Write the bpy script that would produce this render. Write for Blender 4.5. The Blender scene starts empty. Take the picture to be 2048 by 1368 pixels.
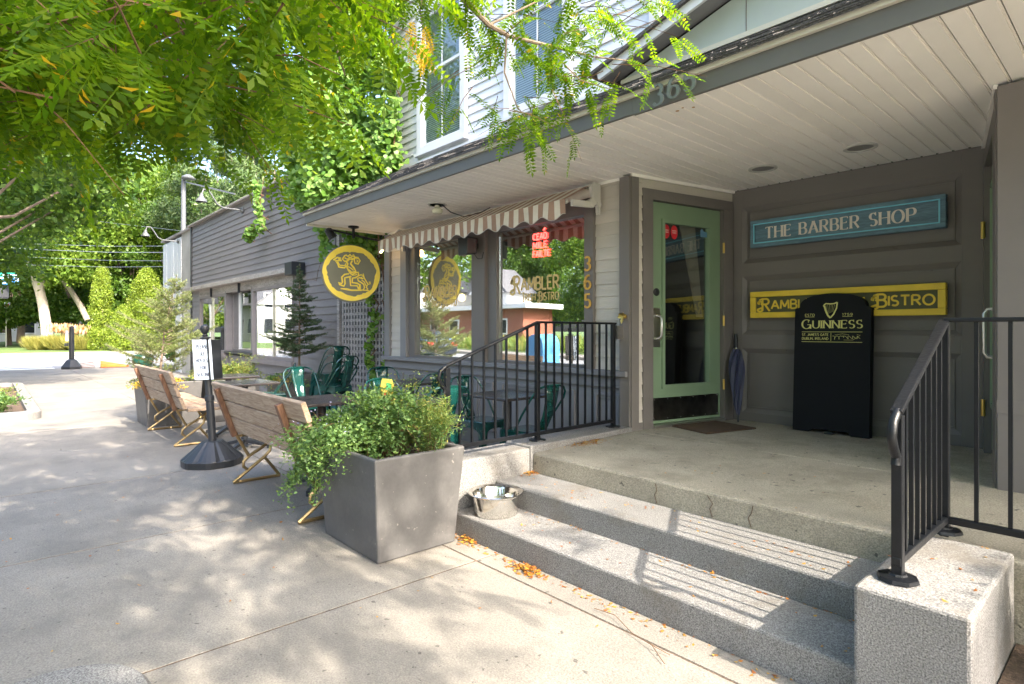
import bpy, math, random
import numpy as np
from mathutils import Vector, Matrix
sc = bpy.context.scene
COL = sc.collection
PI = math.pi
rnd = random.Random(7)
rng = np.random.default_rng(11)

# ------------------------------------------------------------------ camera, sky, sun, exposure
CAM_H = 1.32
YAW = math.radians(42.06)
cam = bpy.data.cameras.new('camera'); camo = bpy.data.objects.new('camera', cam); COL.objects.link(camo)
cam.sensor_width = 36.0; cam.lens = 36.0 * 1166 / 2048; cam.shift_y = -24 / 2048
cam.clip_start = 0.05; cam.clip_end = 1500
camo.location = (0, 0, CAM_H); camo.rotation_euler = (PI / 2, 0, PI / 2 - YAW)
sc.camera = camo
SUN_EL = math.radians(40.0); SUN_AZ = math.radians(0.5)      # azimuth counted from +X towards +Y
SUN = Vector((math.cos(SUN_EL) * math.cos(SUN_AZ), math.cos(SUN_EL) * math.sin(SUN_AZ), math.sin(SUN_EL)))
world = bpy.data.worlds.new('World'); sc.world = world; world.use_nodes = True
wn = world.node_tree.nodes; wl = world.node_tree.links
sky = wn.new('ShaderNodeTexSky'); sky.sky_type = 'NISHITA'; sky.sun_disc = False
sky.sun_elevation = SUN_EL; sky.sun_rotation = PI / 2 - SUN_AZ; sky.air_density = 1.0; sky.dust_density = 5.5; sky.ozone_density = 2.6
wn['Background'].inputs['Strength'].default_value = 0.15
wl.new(sky.outputs[0], wn['Background'].inputs['Color'])
sl = bpy.data.lights.new('sun', 'SUN'); sl.energy = 2.05; sl.angle = math.radians(0.53); sl.color = (1.0, 0.90, 0.76)
slo = bpy.data.objects.new('sun', sl); COL.objects.link(slo)
slo.rotation_euler = SUN.to_track_quat('Z', 'Y').to_euler(); slo.location = (6, 0, 12)
sc.view_settings.view_transform = 'Standard'; sc.view_settings.look = 'None'
sc.view_settings.exposure = 2.75; sc.view_settings.gamma = 1.0
sc.view_settings.use_curve_mapping = False
sc.cycles.max_bounces = 10; sc.cycles.diffuse_bounces = 7; sc.cycles.transparent_max_bounces = 12
sc.cycles.use_denoising = True

# ------------------------------------------------------------------ materials
def srgb(h):
    h = h.lstrip('#'); c = [int(h[i:i + 2], 16) / 255 for i in (0, 2, 4)]
    return tuple(x / 12.92 if x <= .04045 else ((x + .055) / 1.055) ** 2.4 for x in c)
MATS = {}
def mat(name, col, rough=.6, metal=0, var=.12, scale=6, bump=0, bscale=60, fine=0, fscale=300, spec=.5, stretch=None, dirt=None, spots=None, objvar=.045, coat=0, emis=None, estr=0):
    """Principled surface whose base colour wanders with two noises (var broad, fine speckle)."""
    m = bpy.data.materials.new(name); m.use_nodes = True; MATS[name] = m
    n = m.node_tree.nodes; l = m.node_tree.links; b = n['Principled BSDF']
    b.inputs['Roughness'].default_value = rough; b.inputs['Metallic'].default_value = metal
    b.inputs['Specular IOR Level'].default_value = spec; b.inputs['Coat Weight'].default_value = coat
    tc = n.new('ShaderNodeNewGeometry'); mp = n.new('ShaderNodeMapping'); l.new(tc.outputs['Position'], mp.inputs['Vector'])
    if stretch: mp.inputs['Scale'].default_value = stretch
    def noise(s, det=4, r=.6):
        t = n.new('ShaderNodeTexNoise'); t.inputs['Scale'].default_value = s; t.inputs['Detail'].default_value = det
        t.inputs['Roughness'].default_value = r; l.new(mp.outputs[0], t.inputs['Vector']); return t
    def ramp(src, lo, hi, p0=.3, p1=.7):
        r = n.new('ShaderNodeMapRange'); r.inputs['From Min'].default_value = p0; r.inputs['From Max'].default_value = p1
        r.inputs['To Min'].default_value = lo; r.inputs['To Max'].default_value = hi; l.new(src, r.inputs['Value']); return r.outputs[0]
    f = ramp(noise(scale).outputs['Fac'], 1 - var, 1 + var)
    if fine:
        g = ramp(noise(fscale, 2, .5).outputs['Fac'], 1 - fine, 1 + fine)
        mm = n.new('ShaderNodeMath'); mm.operation = 'MULTIPLY'; l.new(f, mm.inputs[0]); l.new(g, mm.inputs[1]); f = mm.outputs[0]
    oi = n.new('ShaderNodeObjectInfo'); g2 = ramp(oi.outputs['Random'], 1 - objvar, 1 + objvar, 0, 1)      # every board or slab a shade of its own
    m2 = n.new('ShaderNodeMath'); m2.operation = 'MULTIPLY'; l.new(f, m2.inputs[0]); l.new(g2, m2.inputs[1]); f = m2.outputs[0]
    vm = n.new('ShaderNodeVectorMath'); vm.operation = 'SCALE'; vm.inputs[0].default_value = col[:3]; l.new(f, vm.inputs['Scale'])
    out = vm.outputs[0]
    if dirt:   # (colour, scale, threshold, amount)
        dn = noise(dirt[1], 6, .7); r = ramp(dn.outputs['Fac'], 0, dirt[3], dirt[2], dirt[2] + .12)
        mx = n.new('ShaderNodeMix'); mx.data_type = 'RGBA'; l.new(r, mx.inputs['Factor']); l.new(out, mx.inputs[6]); mx.inputs[7].default_value = (*dirt[0], 1); out = mx.outputs[2]
    if spots:  # (colour, scale, threshold): small sharp flecks, gum, grit
        sn_ = noise(spots[1], 2, .5); r = ramp(sn_.outputs['Fac'], 0, .75, spots[2], spots[2] + .02)
        mx = n.new('ShaderNodeMix'); mx.data_type = 'RGBA'; l.new(r, mx.inputs['Factor']); l.new(out, mx.inputs[6]); mx.inputs[7].default_value = (*spots[0], 1); out = mx.outputs[2]
    l.new(out, b.inputs['Base Color'])
    if bump:
        bn = noise(bscale, 5, .6); bp = n.new('ShaderNodeBump'); bp.inputs['Strength'].default_value = bump; bp.inputs['Distance'].default_value = .01
        l.new(bn.outputs['Fac'], bp.inputs['Height']); l.new(bp.outputs[0], b.inputs['Normal'])
    if emis:
        b.inputs['Emission Color'].default_value = (*emis, 1); b.inputs['Emission Strength'].default_value = estr
    return m
def leafmat(name, cols, trans=.45, rough=.45, spec=.35):
    """Leaf surface: colour picked per leaf (island), partly translucent."""
    m = bpy.data.materials.new(name); m.use_nodes = True; n = m.node_tree.nodes; l = m.node_tree.links
    b = n['Principled BSDF']; g = n.new('ShaderNodeNewGeometry'); oi = n.new('ShaderNodeObjectInfo')
    ad = n.new('ShaderNodeMath'); ad.operation = 'ADD'; l.new(g.outputs['Random Per Island'], ad.inputs[0]); l.new(oi.outputs['Random'], ad.inputs[1])
    fr = n.new('ShaderNodeMath'); fr.operation = 'FRACT'; l.new(ad.outputs[0], fr.inputs[0])
    cr = n.new('ShaderNodeValToRGB'); l.new(fr.outputs[0], cr.inputs[0])
    e = cr.color_ramp.elements
    while len(e) < len(cols): e.new(.5)
    for k, (p, c) in enumerate(cols): e[k].position = p; e[k].color = (*c, 1)
    b.inputs['Roughness'].default_value = rough; b.inputs['Specular IOR Level'].default_value = spec
    l.new(cr.outputs[0], b.inputs['Base Color'])
    tr = n.new('ShaderNodeBsdfTranslucent'); mul = n.new('ShaderNodeVectorMath'); mul.operation = 'MULTIPLY'; mul.inputs[1].default_value = (1.7, 1.6, .5)
    l.new(cr.outputs[0], mul.inputs[0]); l.new(mul.outputs[0], tr.inputs[0])
    mx = n.new('ShaderNodeMixShader'); mx.inputs[0].default_value = trans
    l.new(b.outputs[0], mx.inputs[1]); l.new(tr.outputs[0], mx.inputs[2]); l.new(mx.outputs[0], n['Material Output'].inputs['Surface'])
    MATS[name] = m; return m
def glassmat(name, refl=.38, tint=(.9, .95, .93)):
    m = bpy.data.materials.new(name); m.use_nodes = True; n = m.node_tree.nodes; l = m.node_tree.links; n.remove(n['Principled BSDF'])
    gl = n.new('ShaderNodeBsdfGlossy'); gl.inputs['Roughness'].default_value = 0.0; gl.inputs['Color'].default_value = (.97, .98, 1, 1)
    tr = n.new('ShaderNodeBsdfTransparent'); tr.inputs[0].default_value = (*tint, 1)
    tc = n.new('ShaderNodeNewGeometry'); dt = n.new('ShaderNodeVectorMath'); dt.operation = 'DOT_PRODUCT'
    l.new(tc.outputs['Incoming'], dt.inputs[0]); l.new(tc.outputs['True Normal'], dt.inputs[1])
    def M_(op, a, b_=None):
        q = n.new('ShaderNodeMath'); q.operation = op; q.use_clamp = op in ('ADD', 'SUBTRACT')
        for i_, x_ in enumerate((a, b_)):
            if x_ is None: continue
            if isinstance(x_, float): q.inputs[i_].default_value = x_
            else: l.new(x_, q.inputs[i_])
        return q.outputs[0]
    sch = M_('POWER', M_('SUBTRACT', 1.0, M_('ABSOLUTE', dt.outputs['Value'])), 5.0)
    ad_out = M_('ADD', M_('MULTIPLY', sch, 1.0 - refl), refl)
    no = n.new('ShaderNodeTexNoise'); no.inputs['Scale'].default_value = 1.6; no.inputs['Detail'].default_value = 1
    bp = n.new('ShaderNodeBump'); bp.inputs['Strength'].default_value = .08; bp.inputs['Distance'].default_value = .01
    l.new(tc.outputs['Position'], no.inputs['Vector']); l.new(no.outputs['Fac'], bp.inputs['Height']); l.new(bp.outputs[0], gl.inputs['Normal'])
    mx = n.new('ShaderNodeMixShader'); l.new(ad_out, mx.inputs[0]); l.new(tr.outputs[0], mx.inputs[1]); l.new(gl.outputs[0], mx.inputs[2])
    l.new(mx.outputs[0], n['Material Output'].inputs['Surface']); MATS[name] = m; return m

concrete = mat('concrete', (.212, .194, .168), .85, var=.17, scale=1.6, bump=.5, bscale=90, fine=.26, fscale=150, dirt=((.135, .125, .112), 1.4, .51, .5), spots=((.06, .055, .05), 26, .70))
landing_m = mat('landing_concrete', (.31, .28, .22), .9, var=.16, scale=2.2, bump=.5, bscale=90, fine=.32, fscale=150, dirt=((.17, .155, .12), 1.4, .5, .55), spots=((.06, .055, .05), 22, .70))
granite = mat('granite', (.19, .185, .178), .75, var=.12, scale=2.5, bump=.35, bscale=140, fine=.62, fscale=190, dirt=((.145, .125, .10), 2.3, .53, .6), spots=((.05, .05, .05), 150, .68))
asphalt = mat('asphalt', (.20, .20, .20), .9, var=.15, scale=.4, bump=.3, bscale=120, fine=.2, fscale=90)
roadpaint = mat('road_paint', (.55, .55, .52), .7, var=.1, scale=2, fine=.15, fscale=60)
grass_m = mat('lawn', (.085, .14, .03), .9, var=.3, scale=.5, bump=.6, bscale=30, fine=.3, fscale=12)
soil = mat('mulch', (.09, .06, .04), .95, var=.4, scale=12, bump=1, bscale=60, fine=.4, fscale=60)
taupe = mat('taupe_paint', (.165, .148, .137), .55, var=.05, scale=3, bump=.08, bscale=40)
taupe_side = mat('dark_taupe_paint', (.155, .141, .130), .5, var=.09, scale=2.2, bump=.15, bscale=70, stretch=(.4, 1, 1), dirt=((.20, .185, .17), 3, .62, .35), spots=((.10, .09, .08), 30, .74))
greytrim = mat('grey_trim_paint', (.21, .205, .21), .55, var=.06, scale=3, bump=.1, bscale=40)
fascia_m = mat('fascia_paint', (.125, .122, .115), .5, var=.06, scale=4)
clap_m = mat('beige_siding', (.50, .46, .40), .65, var=.06, scale=4, bump=.25, bscale=40, stretch=(.25, 1, 3))
annex_m = mat('grey_siding', (.172, .160, .165), .6, var=.10, scale=2.2, bump=.15, bscale=50, stretch=(.3, 1, 2), fine=.06, fscale=30)
annex_trim = mat('annex_trim', (.19, .17, .172), .6, var=.08, scale=4)
annex_dark = mat('annex_dark_trim', (.022, .025, .03), .5, var=.1)
weather = mat('weathered_board', (.30, .28, .26), .8, var=.18, scale=5, fine=.25, fscale=40, stretch=(.3, 1, 2), bump=.4, bscale=50, dirt=((.12, .11, .1), 3, .55, .7))
vinyl = mat('white_vinyl', (.66, .68, .72), .45, var=.03, scale=3)
whitetrim = mat('white_trim', (.66, .67, .68), .45, var=.03, scale=3)
crown_m = mat('cream_drip_edge', (.62, .59, .50), .55, var=.08, scale=3)
soffit_m = mat('cream_soffit', (.90, .865, .81), .5, var=.04, scale=1.5)
shingle_m = mat('asphalt_shingle', (.085, .08, .078), .95, var=.35, scale=9, bump=.8, bscale=120, fine=.5, fscale=90)
pale_panel = mat('pale_green_panel', (.42, .47, .45), .6, var=.05, scale=2)
green_door = mat('green_paint', (.19, .275, .17), .45, var=.05, scale=4, bump=.05, bscale=60)
steel = mat('brushed_steel', (.62, .61, .59), .3, 1, var=.06, scale=8, stretch=(1, 1, 8))
kick = mat('dull_steel', (.17, .16, .15), .28, 1, var=.35, scale=9)
polished = mat('polished_steel', (.72, .70, .66), .12, 1, var=.04, scale=6, bump=.05, bscale=20)
brass = mat('brass', (.70, .48, .14), .3, 1, var=.08)
goldpaint = mat('gold_lettering', (.66, .47, .17), .5, var=.08, scale=20)
goldleaf = mat('gold_numeral', (.62, .36, .06), .45, var=.1, scale=30)
numgrey = mat('numeral_metal', (.20, .21, .205), .4, .5, var=.1)
barber_blue = mat('barber_blue', (.11, .20, .255), .6, var=.22, scale=7, stretch=(.3, 1, 3), fine=.2, fscale=60)
cyan_line = mat('light_blue_bead', (.20, .58, .72), .5, var=.1)
signwhite = mat('sign_white', (.72, .66, .58), .6, var=.08, scale=30)
signyellow = mat('sign_yellow', (.78, .56, .045), .45, var=.07, scale=8)
sign_olive = mat('sign_olive', (.085, .088, .035), .6, var=.1, scale=4)
sign_round = mat('round_sign_face', (.155, .145, .095), .6, var=.1, scale=3)
black_board = mat('black_board', (.008, .009, .011), .65, var=.1, scale=3, spec=.2)
board_yellow = mat('board_print', (.62, .60, .20), .6, var=.06)
iron = mat('black_iron', (.006, .007, .009), .36, 0, var=.2, scale=12, spec=.35, bump=.2, bscale=60)
blackplastic = mat('black_plastic', (.02, .022, .026), .42, var=.15, scale=6)
planter_m = mat('planter_fibreclay', (.088, .085, .083), .55, var=.16, scale=4, bump=.1, bscale=60, fine=.06, fscale=40, dirt=((.16, .15, .14), 3.2, .55, .5), spots=((.24, .22, .2), 34, .72))
tolix = mat('green_enamel', (.006, .052, .045), .2, .1, var=.1, scale=6, coat=.6)
table_m = mat('black_table_top', (.035, .030, .030), .22, var=.25, scale=7, spec=.6)
bronze = mat('bronze_tube', (.30, .215, .105), .35, .75, var=.12, scale=9)
umb_m = mat('navy_cloth', (.035, .04, .08), .6, var=.1, scale=20)
mat_brown = mat('coir', (.085, .052, .030), .95, var=.25, scale=20, bump=1, bscale=200, fine=.4, fscale=200)
bark = mat('bark', (.20, .15, .11), .9, var=.3, scale=8, bump=.8, bscale=30, stretch=(1, 1, .3))
bark_pale = mat('pale_bark', (.42, .36, .29), .9, var=.25, scale=4, bump=.8, bscale=20, stretch=(1, 1, .3))
twig_m = mat('twig', (.16, .085, .045), .8, var=.2)
plastic_white = mat('white_enamel', (.55, .53, .49), .4, var=.04)
sticker_red = mat('sticker_red', (.55, .02, .03), .4, var=.05)
sticker_blue = mat('sticker_blue', (.10, .22, .34), .4)
paper = mat('sign_paper', (.62, .70, .80), .5, var=.03)
ink = mat('ink', (.02, .025, .06), .6)
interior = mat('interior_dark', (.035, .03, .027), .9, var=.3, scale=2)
blind_m = mat('window_blind', (.16, .19, .20), .6)
curtain_m = mat('curtain', (.30, .24, .18), .9, var=.1)
curtain_w = mat('white_curtain', (.62, .62, .60), .9, var=.1)
orange = mat('orange_board', (.5, .14, .02), .6, var=.1)
ball_green = mat('glazed_green', (.01, .07, .05), .3, var=.3, scale=8, coat=.5)
brick_m = mat('brick', (.28, .10, .065), .85, var=.3, scale=12)
house_white = mat('white_clapboard', (.5, .5, .5), .6, var=.05, stretch=(1, 1, 12), scale=3)
roof_grey = mat('grey_roof', (.12, .12, .13), .9, var=.2)
car_blue = mat('dark_car_paint', (.012, .022, .04), .15, .3, coat=1)
rubber = mat('rubber', (.015, .015, .015), .8)
chrome = mat('chrome', (.7, .7, .7), .1, 1)
carglass = mat('car_glass', (.02, .025, .03), .05, spec=1)
tail_red = mat('tail_lamp', (.45, .01, .015), .2)
mail_blue = mat('postal_blue', (.10, .33, .62), .4, var=.06)
mail_logo = mat('postal_logo', (.75, .78, .85), .5)
galv = mat('galvanised_paint', (.09, .095, .10), .5, var=.1)
rust = mat('rust_stain', (.42, .22, .06), .8)
water_m = mat('bowl_water', (.25, .26, .25), .03, .6)
stripe_t = mat('awning_taupe', (.38, .25, .19), .85, var=.06, scale=20)
stripe_w = mat('awning_cream', (.72, .68, .60), .85, var=.05, scale=20)
neon_m = mat('neon_red', (.9, .05, .04), .4, emis=(1, .05, .04), estr=1.5)
bulb_m = mat('lit_bulb', (1, .8, .5), .4, emis=(1, .62, .25), estr=4)
glass_bulb = mat('bulb_glass', (.65, .64, .50), .15)
wood_planter = mat('oiled_pine', (.36, .19, .09), .55, var=.2, scale=6, stretch=(.3, 1, 4))
tealbag = mat('bag_green', (.02, .20, .06), .8)
bagyellow = mat('bag_yellow', (.34, .25, .015), .7)
street_green = mat('street_sign_green', (.02, .28, .18), .5)
street_blue = mat('street_sign_blue', (.03, .22, .50), .5)
glass = glassmat('window_glass', .5)
glass_door = glassmat('door_glass', .16)
glass_up = glassmat('upper_glass', .06)
def woodmat(name, c1, c2, axis_scale):
    m = bpy.data.materials.new(name); m.use_nodes = True; n = m.node_tree.nodes; l = m.node_tree.links; b = n['Principled BSDF']
    tc = n.new('ShaderNodeNewGeometry'); oi = n.new('ShaderNodeObjectInfo'); mp = n.new('ShaderNodeMapping'); mp.inputs['Scale'].default_value = axis_scale
    va = n.new('ShaderNodeVectorMath'); va.operation = 'SCALE'; va.inputs[0].default_value = (3, 5, 7); l.new(oi.outputs['Random'], va.inputs['Scale'])
    vb = n.new('ShaderNodeVectorMath'); vb.operation = 'ADD'; l.new(tc.outputs['Position'], vb.inputs[0]); l.new(va.outputs[0], vb.inputs[1])
    l.new(vb.outputs[0], mp.inputs['Vector'])
    no = n.new('ShaderNodeTexNoise'); no.inputs['Scale'].default_value = 4; no.inputs['Detail'].default_value = 6; no.inputs['Distortion'].default_value = 1.6; l.new(mp.outputs[0], no.inputs['Vector'])
    cr = n.new('ShaderNodeValToRGB'); cr.color_ramp.elements[0].position = .36; cr.color_ramp.elements[0].color = (*c2, 1); cr.color_ramp.elements[1].position = .62; cr.color_ramp.elements[1].color = (*c1, 1)
    l.new(no.outputs['Fac'], cr.inputs[0]); l.new(cr.outputs[0], b.inputs['Base Color']); b.inputs['Roughness'].default_value = .7
    bp = n.new('ShaderNodeBump'); bp.inputs['Strength'].default_value = .3; bp.inputs['Distance'].default_value = .004; l.new(no.outputs['Fac'], bp.inputs['Height']); l.new(bp.outputs[0], b.inputs['Normal'])
    return m
bench_wood = woodmat('weathered_teak', (.40, .30, .21), (.24, .155, .10), (1.2, 9, 14))
bench_dark = woodmat('brown_batten', (.20, .10, .055), (.12, .055, .03), (9, 9, 1.5))
lf_locust = leafmat('locust_leaf', [(0, (.055, .125, .006)), (.45, (.10, .20, .008)), (.8, (.16, .26, .012)), (.985, (.17, .25, .014)), (.995, (.5, .34, .02))], .68)
lf_vine = leafmat('vine_leaf', [(0, (.07, .16, .02)), (.5, (.13, .25, .045)), (1, (.22, .33, .08))], .35)
lf_tree = leafmat('tree_leaf', [(0, (.035, .085, .012)), (.5, (.075, .15, .02)), (1, (.13, .21, .03))], .4)
lf_tree2 = leafmat('tree_leaf_light', [(0, (.08, .15, .02)), (.5, (.13, .22, .028)), (1, (.21, .29, .045))], .45)
lf_pine = leafmat('pine_leaf', [(0, (.05, .095, .03)), (.5, (.085, .14, .045)), (1, (.13, .18, .07))], .25)
lf_thuja = leafmat('thuja_leaf', [(0, (.09, .15, .014)), (.5, (.16, .23, .02)), (1, (.24, .30, .04))], .25)
lf_spruce = leafmat('spruce_needle', [(0, (.03, .065, .03)), (.6, (.055, .105, .045)), (1, (.09, .145, .06))], .12)
lf_spruce2 = leafmat('spruce_needle_light', [(0, (.09, .13, .045)), (.6, (.17, .21, .075)), (1, (.27, .30, .11))], .2)
lf_herb = leafmat('herb_leaf', [(0, (.07, .14, .045)), (.5, (.12, .215, .07)), (.95, (.19, .29, .09)), (1, (.25, .31, .07))], .35)
lf_sedum = leafmat('sedum_leaf', [(0, (.09, .15, .03)), (.6, (.18, .25, .06)), (1, (.32, .28, .07))], .3)
lf_flower = leafmat('pale_blue_flower', [(0, (.38, .36, .66)), (1, (.55, .52, .8))], .3)
lf_yellow = leafmat('yellow_leaf', [(0, (.35, .28, .04)), (1, (.6, .38, .05))], .3)
lf_yellowloc = leafmat('yellow_locust_leaf', [(0, (.50, .33, .02)), (1, (.72, .50, .03))], .5)
lf_fallen = leafmat('fallen_leaf', [(0, (.22, .07, .02)), (.5, (.34, .14, .02)), (.9, (.42, .25, .04)), (1, (.2, .1, .05))], .1)
lf_grass = leafmat('grass_blade', [(0, (.16, .18, .04)), (1, (.40, .36, .12))], .4)
lf_plume = leafmat('grass_plume', [(0, (.42, .25, .14)), (1, (.60, .42, .27))], .4)

# ------------------------------------------------------------------ mesh builder
def V(*a): return Vector(a)
class MB:
    def __init__(s): s.v = []; s.f = []
    def add(s, vs, fs):
        o = len(s.v); s.v += [tuple(v) for v in vs]; s.f += [tuple(i + o for i in f) for f in fs]; return s
    def box(s, x0, x1, y0, y1, z0, z1):
        if x0 > x1: x0, x1 = x1, x0
        if y0 > y1: y0, y1 = y1, y0
        if z0 > z1: z0, z1 = z1, z0
        return s.add([(x0, y0, z0), (x1, y0, z0), (x1, y1, z0), (x0, y1, z0), (x0, y0, z1), (x1, y0, z1), (x1, y1, z1), (x0, y1, z1)],
                     [(3, 2, 1, 0), (4, 5, 6, 7), (0, 1, 5, 4), (1, 2, 6, 5), (2, 3, 7, 6), (3, 0, 4, 7)])
    def hexa(s, p):      # 8 corners, same order as box
        return s.add(p, [(3, 2, 1, 0), (4, 5, 6, 7), (0, 1, 5, 4), (1, 2, 6, 5), (2, 3, 7, 6), (3, 0, 4, 7)])
    def bar(s, a, b, w, h=None, up=(0, 0, 1), w2=None, h2=None):
        a = Vector(a); b = Vector(b); h = h or w; w2 = w2 or w; h2 = h2 or h
        d = (b - a).normalized(); u = Vector(up)
        if abs(d.dot(u)) > .98: u = Vector((0, 1, 0))
        r = d.cross(u).normalized(); u = r.cross(d)
        p = []
        for c, ww, hh in ((a, w, h), (b, w2, h2)):
            p += [c - r * ww / 2 - u * hh / 2, c + r * ww / 2 - u * hh / 2, c + r * ww / 2 + u * hh / 2, c - r * ww / 2 + u * hh / 2]
        return s.add(p, [(3, 2, 1, 0), (4, 5, 6, 7), (0, 1, 5, 4), (1, 2, 6, 5), (2, 3, 7, 6), (3, 0, 4, 7)])
    def tube(s, path, r, n=8, r1=None, cap=True):
        P = [Vector(p) for p in path]; m = len(P); rings = []
        prev = None
        for i, p in enumerate(P):
            d = (P[min(i + 1, m - 1)] - P[max(i - 1, 0)]).normalized()
            if prev is None:
                u = Vector((0, 0, 1)) if abs(d.z) < .9 else Vector((1, 0, 0))
                x = d.cross(u).normalized()
            else: x = (prev - d * prev.dot(d)).normalized()
            prev = x; y = d.cross(x)
            rr = r if r1 is None else r + (r1 - r) * i / (m - 1)
            if callable(r): rr = r(i / (m - 1))
            rings.append([p + x * rr * math.cos(2 * PI * k / n) + y * rr * math.sin(2 * PI * k / n) for k in range(n)])
        vs = [v for q in rings for v in q]; fs = []
        for i in range(m - 1):
            for k in range(n): fs.append((i * n + k, i * n + (k + 1) % n, (i + 1) * n + (k + 1) % n, (i + 1) * n + k))
        if cap: fs += [tuple(range(n - 1, -1, -1)), tuple((m - 1) * n + k for k in range(n))]
        return s.add(vs, fs)
    def lathe(s, prof, c=(0, 0, 0), n=24, axis=(0, 0, 1), cap=True):
        c = Vector(c); w = Vector(axis).normalized(); u = w.orthogonal().normalized(); v = w.cross(u)
        vs = []; fs = []; m = len(prof)
        for r, z in prof:
            for k in range(n): vs.append(c + w * z + (u * math.cos(2 * PI * k / n) + v * math.sin(2 * PI * k / n)) * r)
        for i in range(m - 1):
            for k in range(n): fs.append((i * n + k, i * n + (k + 1) % n, (i + 1) * n + (k + 1) % n, (i + 1) * n + k))
        if cap: fs += [tuple(range(n - 1, -1, -1)), tuple((m - 1) * n + k for k in range(n))]
        return s.add(vs, fs)
    def extrude(s, pts, n):     # polygon pts (3D) extruded along vector n
        n = Vector(n); m = len(pts); P = [Vector(p) for p in pts]
        return s.add(P + [p + n for p in P], [tuple(range(m - 1, -1, -1)), tuple(range(m, 2 * m))] + [(k, (k + 1) % m, m + (k + 1) % m, m + k) for k in range(m)])
    def quad(s, a, b, c, d): return s.add([a, b, c, d], [(0, 1, 2, 3)])
    def frame(s, x0, x1, z0, z1, y0, y1, w, wb=None):   # rectangular picture frame in XZ between y0,y1
        wb = wb or w
        s.box(x0, x1, y0, y1, z1 - w, z1); s.box(x0, x1, y0, y1, z0, z0 + wb)
        s.box(x0, x0 + w, y0, y1, z0 + wb, z1 - w); return s.box(x1 - w, x1, y0, y1, z0 + wb, z1 - w)
    def xf(s, M): s.v = [tuple(M @ Vector(v)) for v in s.v]; return s
    def mesh(s, name, m, off=(0, 0, 0), smooth=False):
        me = bpy.data.meshes.new(name); o = off
        me.from_pydata([(v[0] - o[0], v[1] - o[1], v[2] - o[2]) for v in s.v], [], s.f)
        me.materials.append(m)
        if smooth:
            me.polygons.foreach_set('use_smooth', [True] * len(me.polygons))
            try: me.set_sharp_from_angle(angle=math.radians(40))
            except Exception: pass
        me.update(); return me
    def build(s, name, m, parent=None, smooth=False, bevel=0, label=None):
        o = link(name, s.mesh(name, m, worldloc(parent), smooth), parent)
        if bevel: bv = o.modifiers.new('bevel', 'BEVEL'); bv.width = bevel; bv.segments = 2; bv.limit_method = 'ANGLE'
        if label: o['label'] = label
        return o
def worldloc(p):
    v = Vector((0, 0, 0))
    while p: v += p.location; p = p.parent
    return v
def link(name, me, parent=None):
    o = bpy.data.objects.new(name, me); COL.objects.link(o)
    if parent: o.parent = parent
    return o
def tag(o, label, cat, group=None, kind=None):
    o['label'] = label; o['category'] = cat
    if group: o['group'] = group
    if kind: o['kind'] = kind
    return o
def thing(name, label, cat, loc=(0, 0, 0), group=None, rz=0):
    o = bpy.data.objects.new(name, None); COL.objects.link(o); o.location = loc; o.rotation_euler = (0, 0, rz); o.empty_display_size = .1
    return tag(o, label, cat, group)
def struct(o): o['kind'] = 'structure'; return o
def stuff(o): o['kind'] = 'stuff'; return o
KIDS = {}
def dup(root, loc, rz, label, group=None):
    r = root.copy(); COL.objects.link(r); r.location = loc; r.rotation_euler = (0, 0, rz); r['label'] = label
    if group: r['group'] = group
    for ch in list(root.children):
        c = ch.copy(); COL.objects.link(c); c.parent = r
        for g in list(ch.children):
            d = g.copy(); COL.objects.link(d); d.parent = c
    return r
F_ = Vector((-math.cos(YAW), math.sin(YAW), 0)); R_ = Vector((math.sin(YAW), math.cos(YAW), 0))
def at(px, py, d):      # a surveyed point: bearing and height read from the photograph, distance d in metres
    return F_ * d + R_ * ((px - 1024) / 1166 * d) + Vector((0, 0, CAM_H - (py - 660) / 1166 * d))
def nmesh(name, verts, faces, m):
    """fast mesh from numpy arrays; faces all the same size"""
    me = bpy.data.meshes.new(name); nv = len(verts); nf = len(faces); k = faces.shape[1]
    me.vertices.add(nv); me.vertices.foreach_set('co', np.ascontiguousarray(verts, dtype=np.float32).ravel())
    me.loops.add(nf * k); me.loops.foreach_set('vertex_index', np.ascontiguousarray(faces, dtype=np.int32).ravel())
    me.polygons.add(nf); me.polygons.foreach_set('loop_start', np.arange(0, nf * k, k, dtype=np.int32))
    try: me.polygons.foreach_set('loop_total', np.full(nf, k, dtype=np.int32))
    except Exception: pass
    me.materials.append(m); me.update(calc_edges=True); return me
def unit(a): return a / np.maximum(np.linalg.norm(a, axis=-1, keepdims=True), 1e-9)
def leaves(P, D, N, L, W):
    """rhombic leaves: base P, direction D, plate normal N, length L, width W -> verts, quads"""
    D = unit(D); S = unit(np.cross(D, N)); L = np.asarray(L).reshape(-1, 1); W = np.asarray(W).reshape(-1, 1)
    dz = unit(np.cross(S, D)) * L * .12
    v = np.stack([P, P + D * L * .45 + S * W * .5 - dz, P + D * L, P + D * L * .45 - S * W * .5 - dz], 1).reshape(-1, 3)
    f = np.arange(len(P) * 4).reshape(-1, 4); return v, f
def rand_dirs(n): return unit(rng.normal(size=(n, 3)))
CROWN_N = 2350

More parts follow.
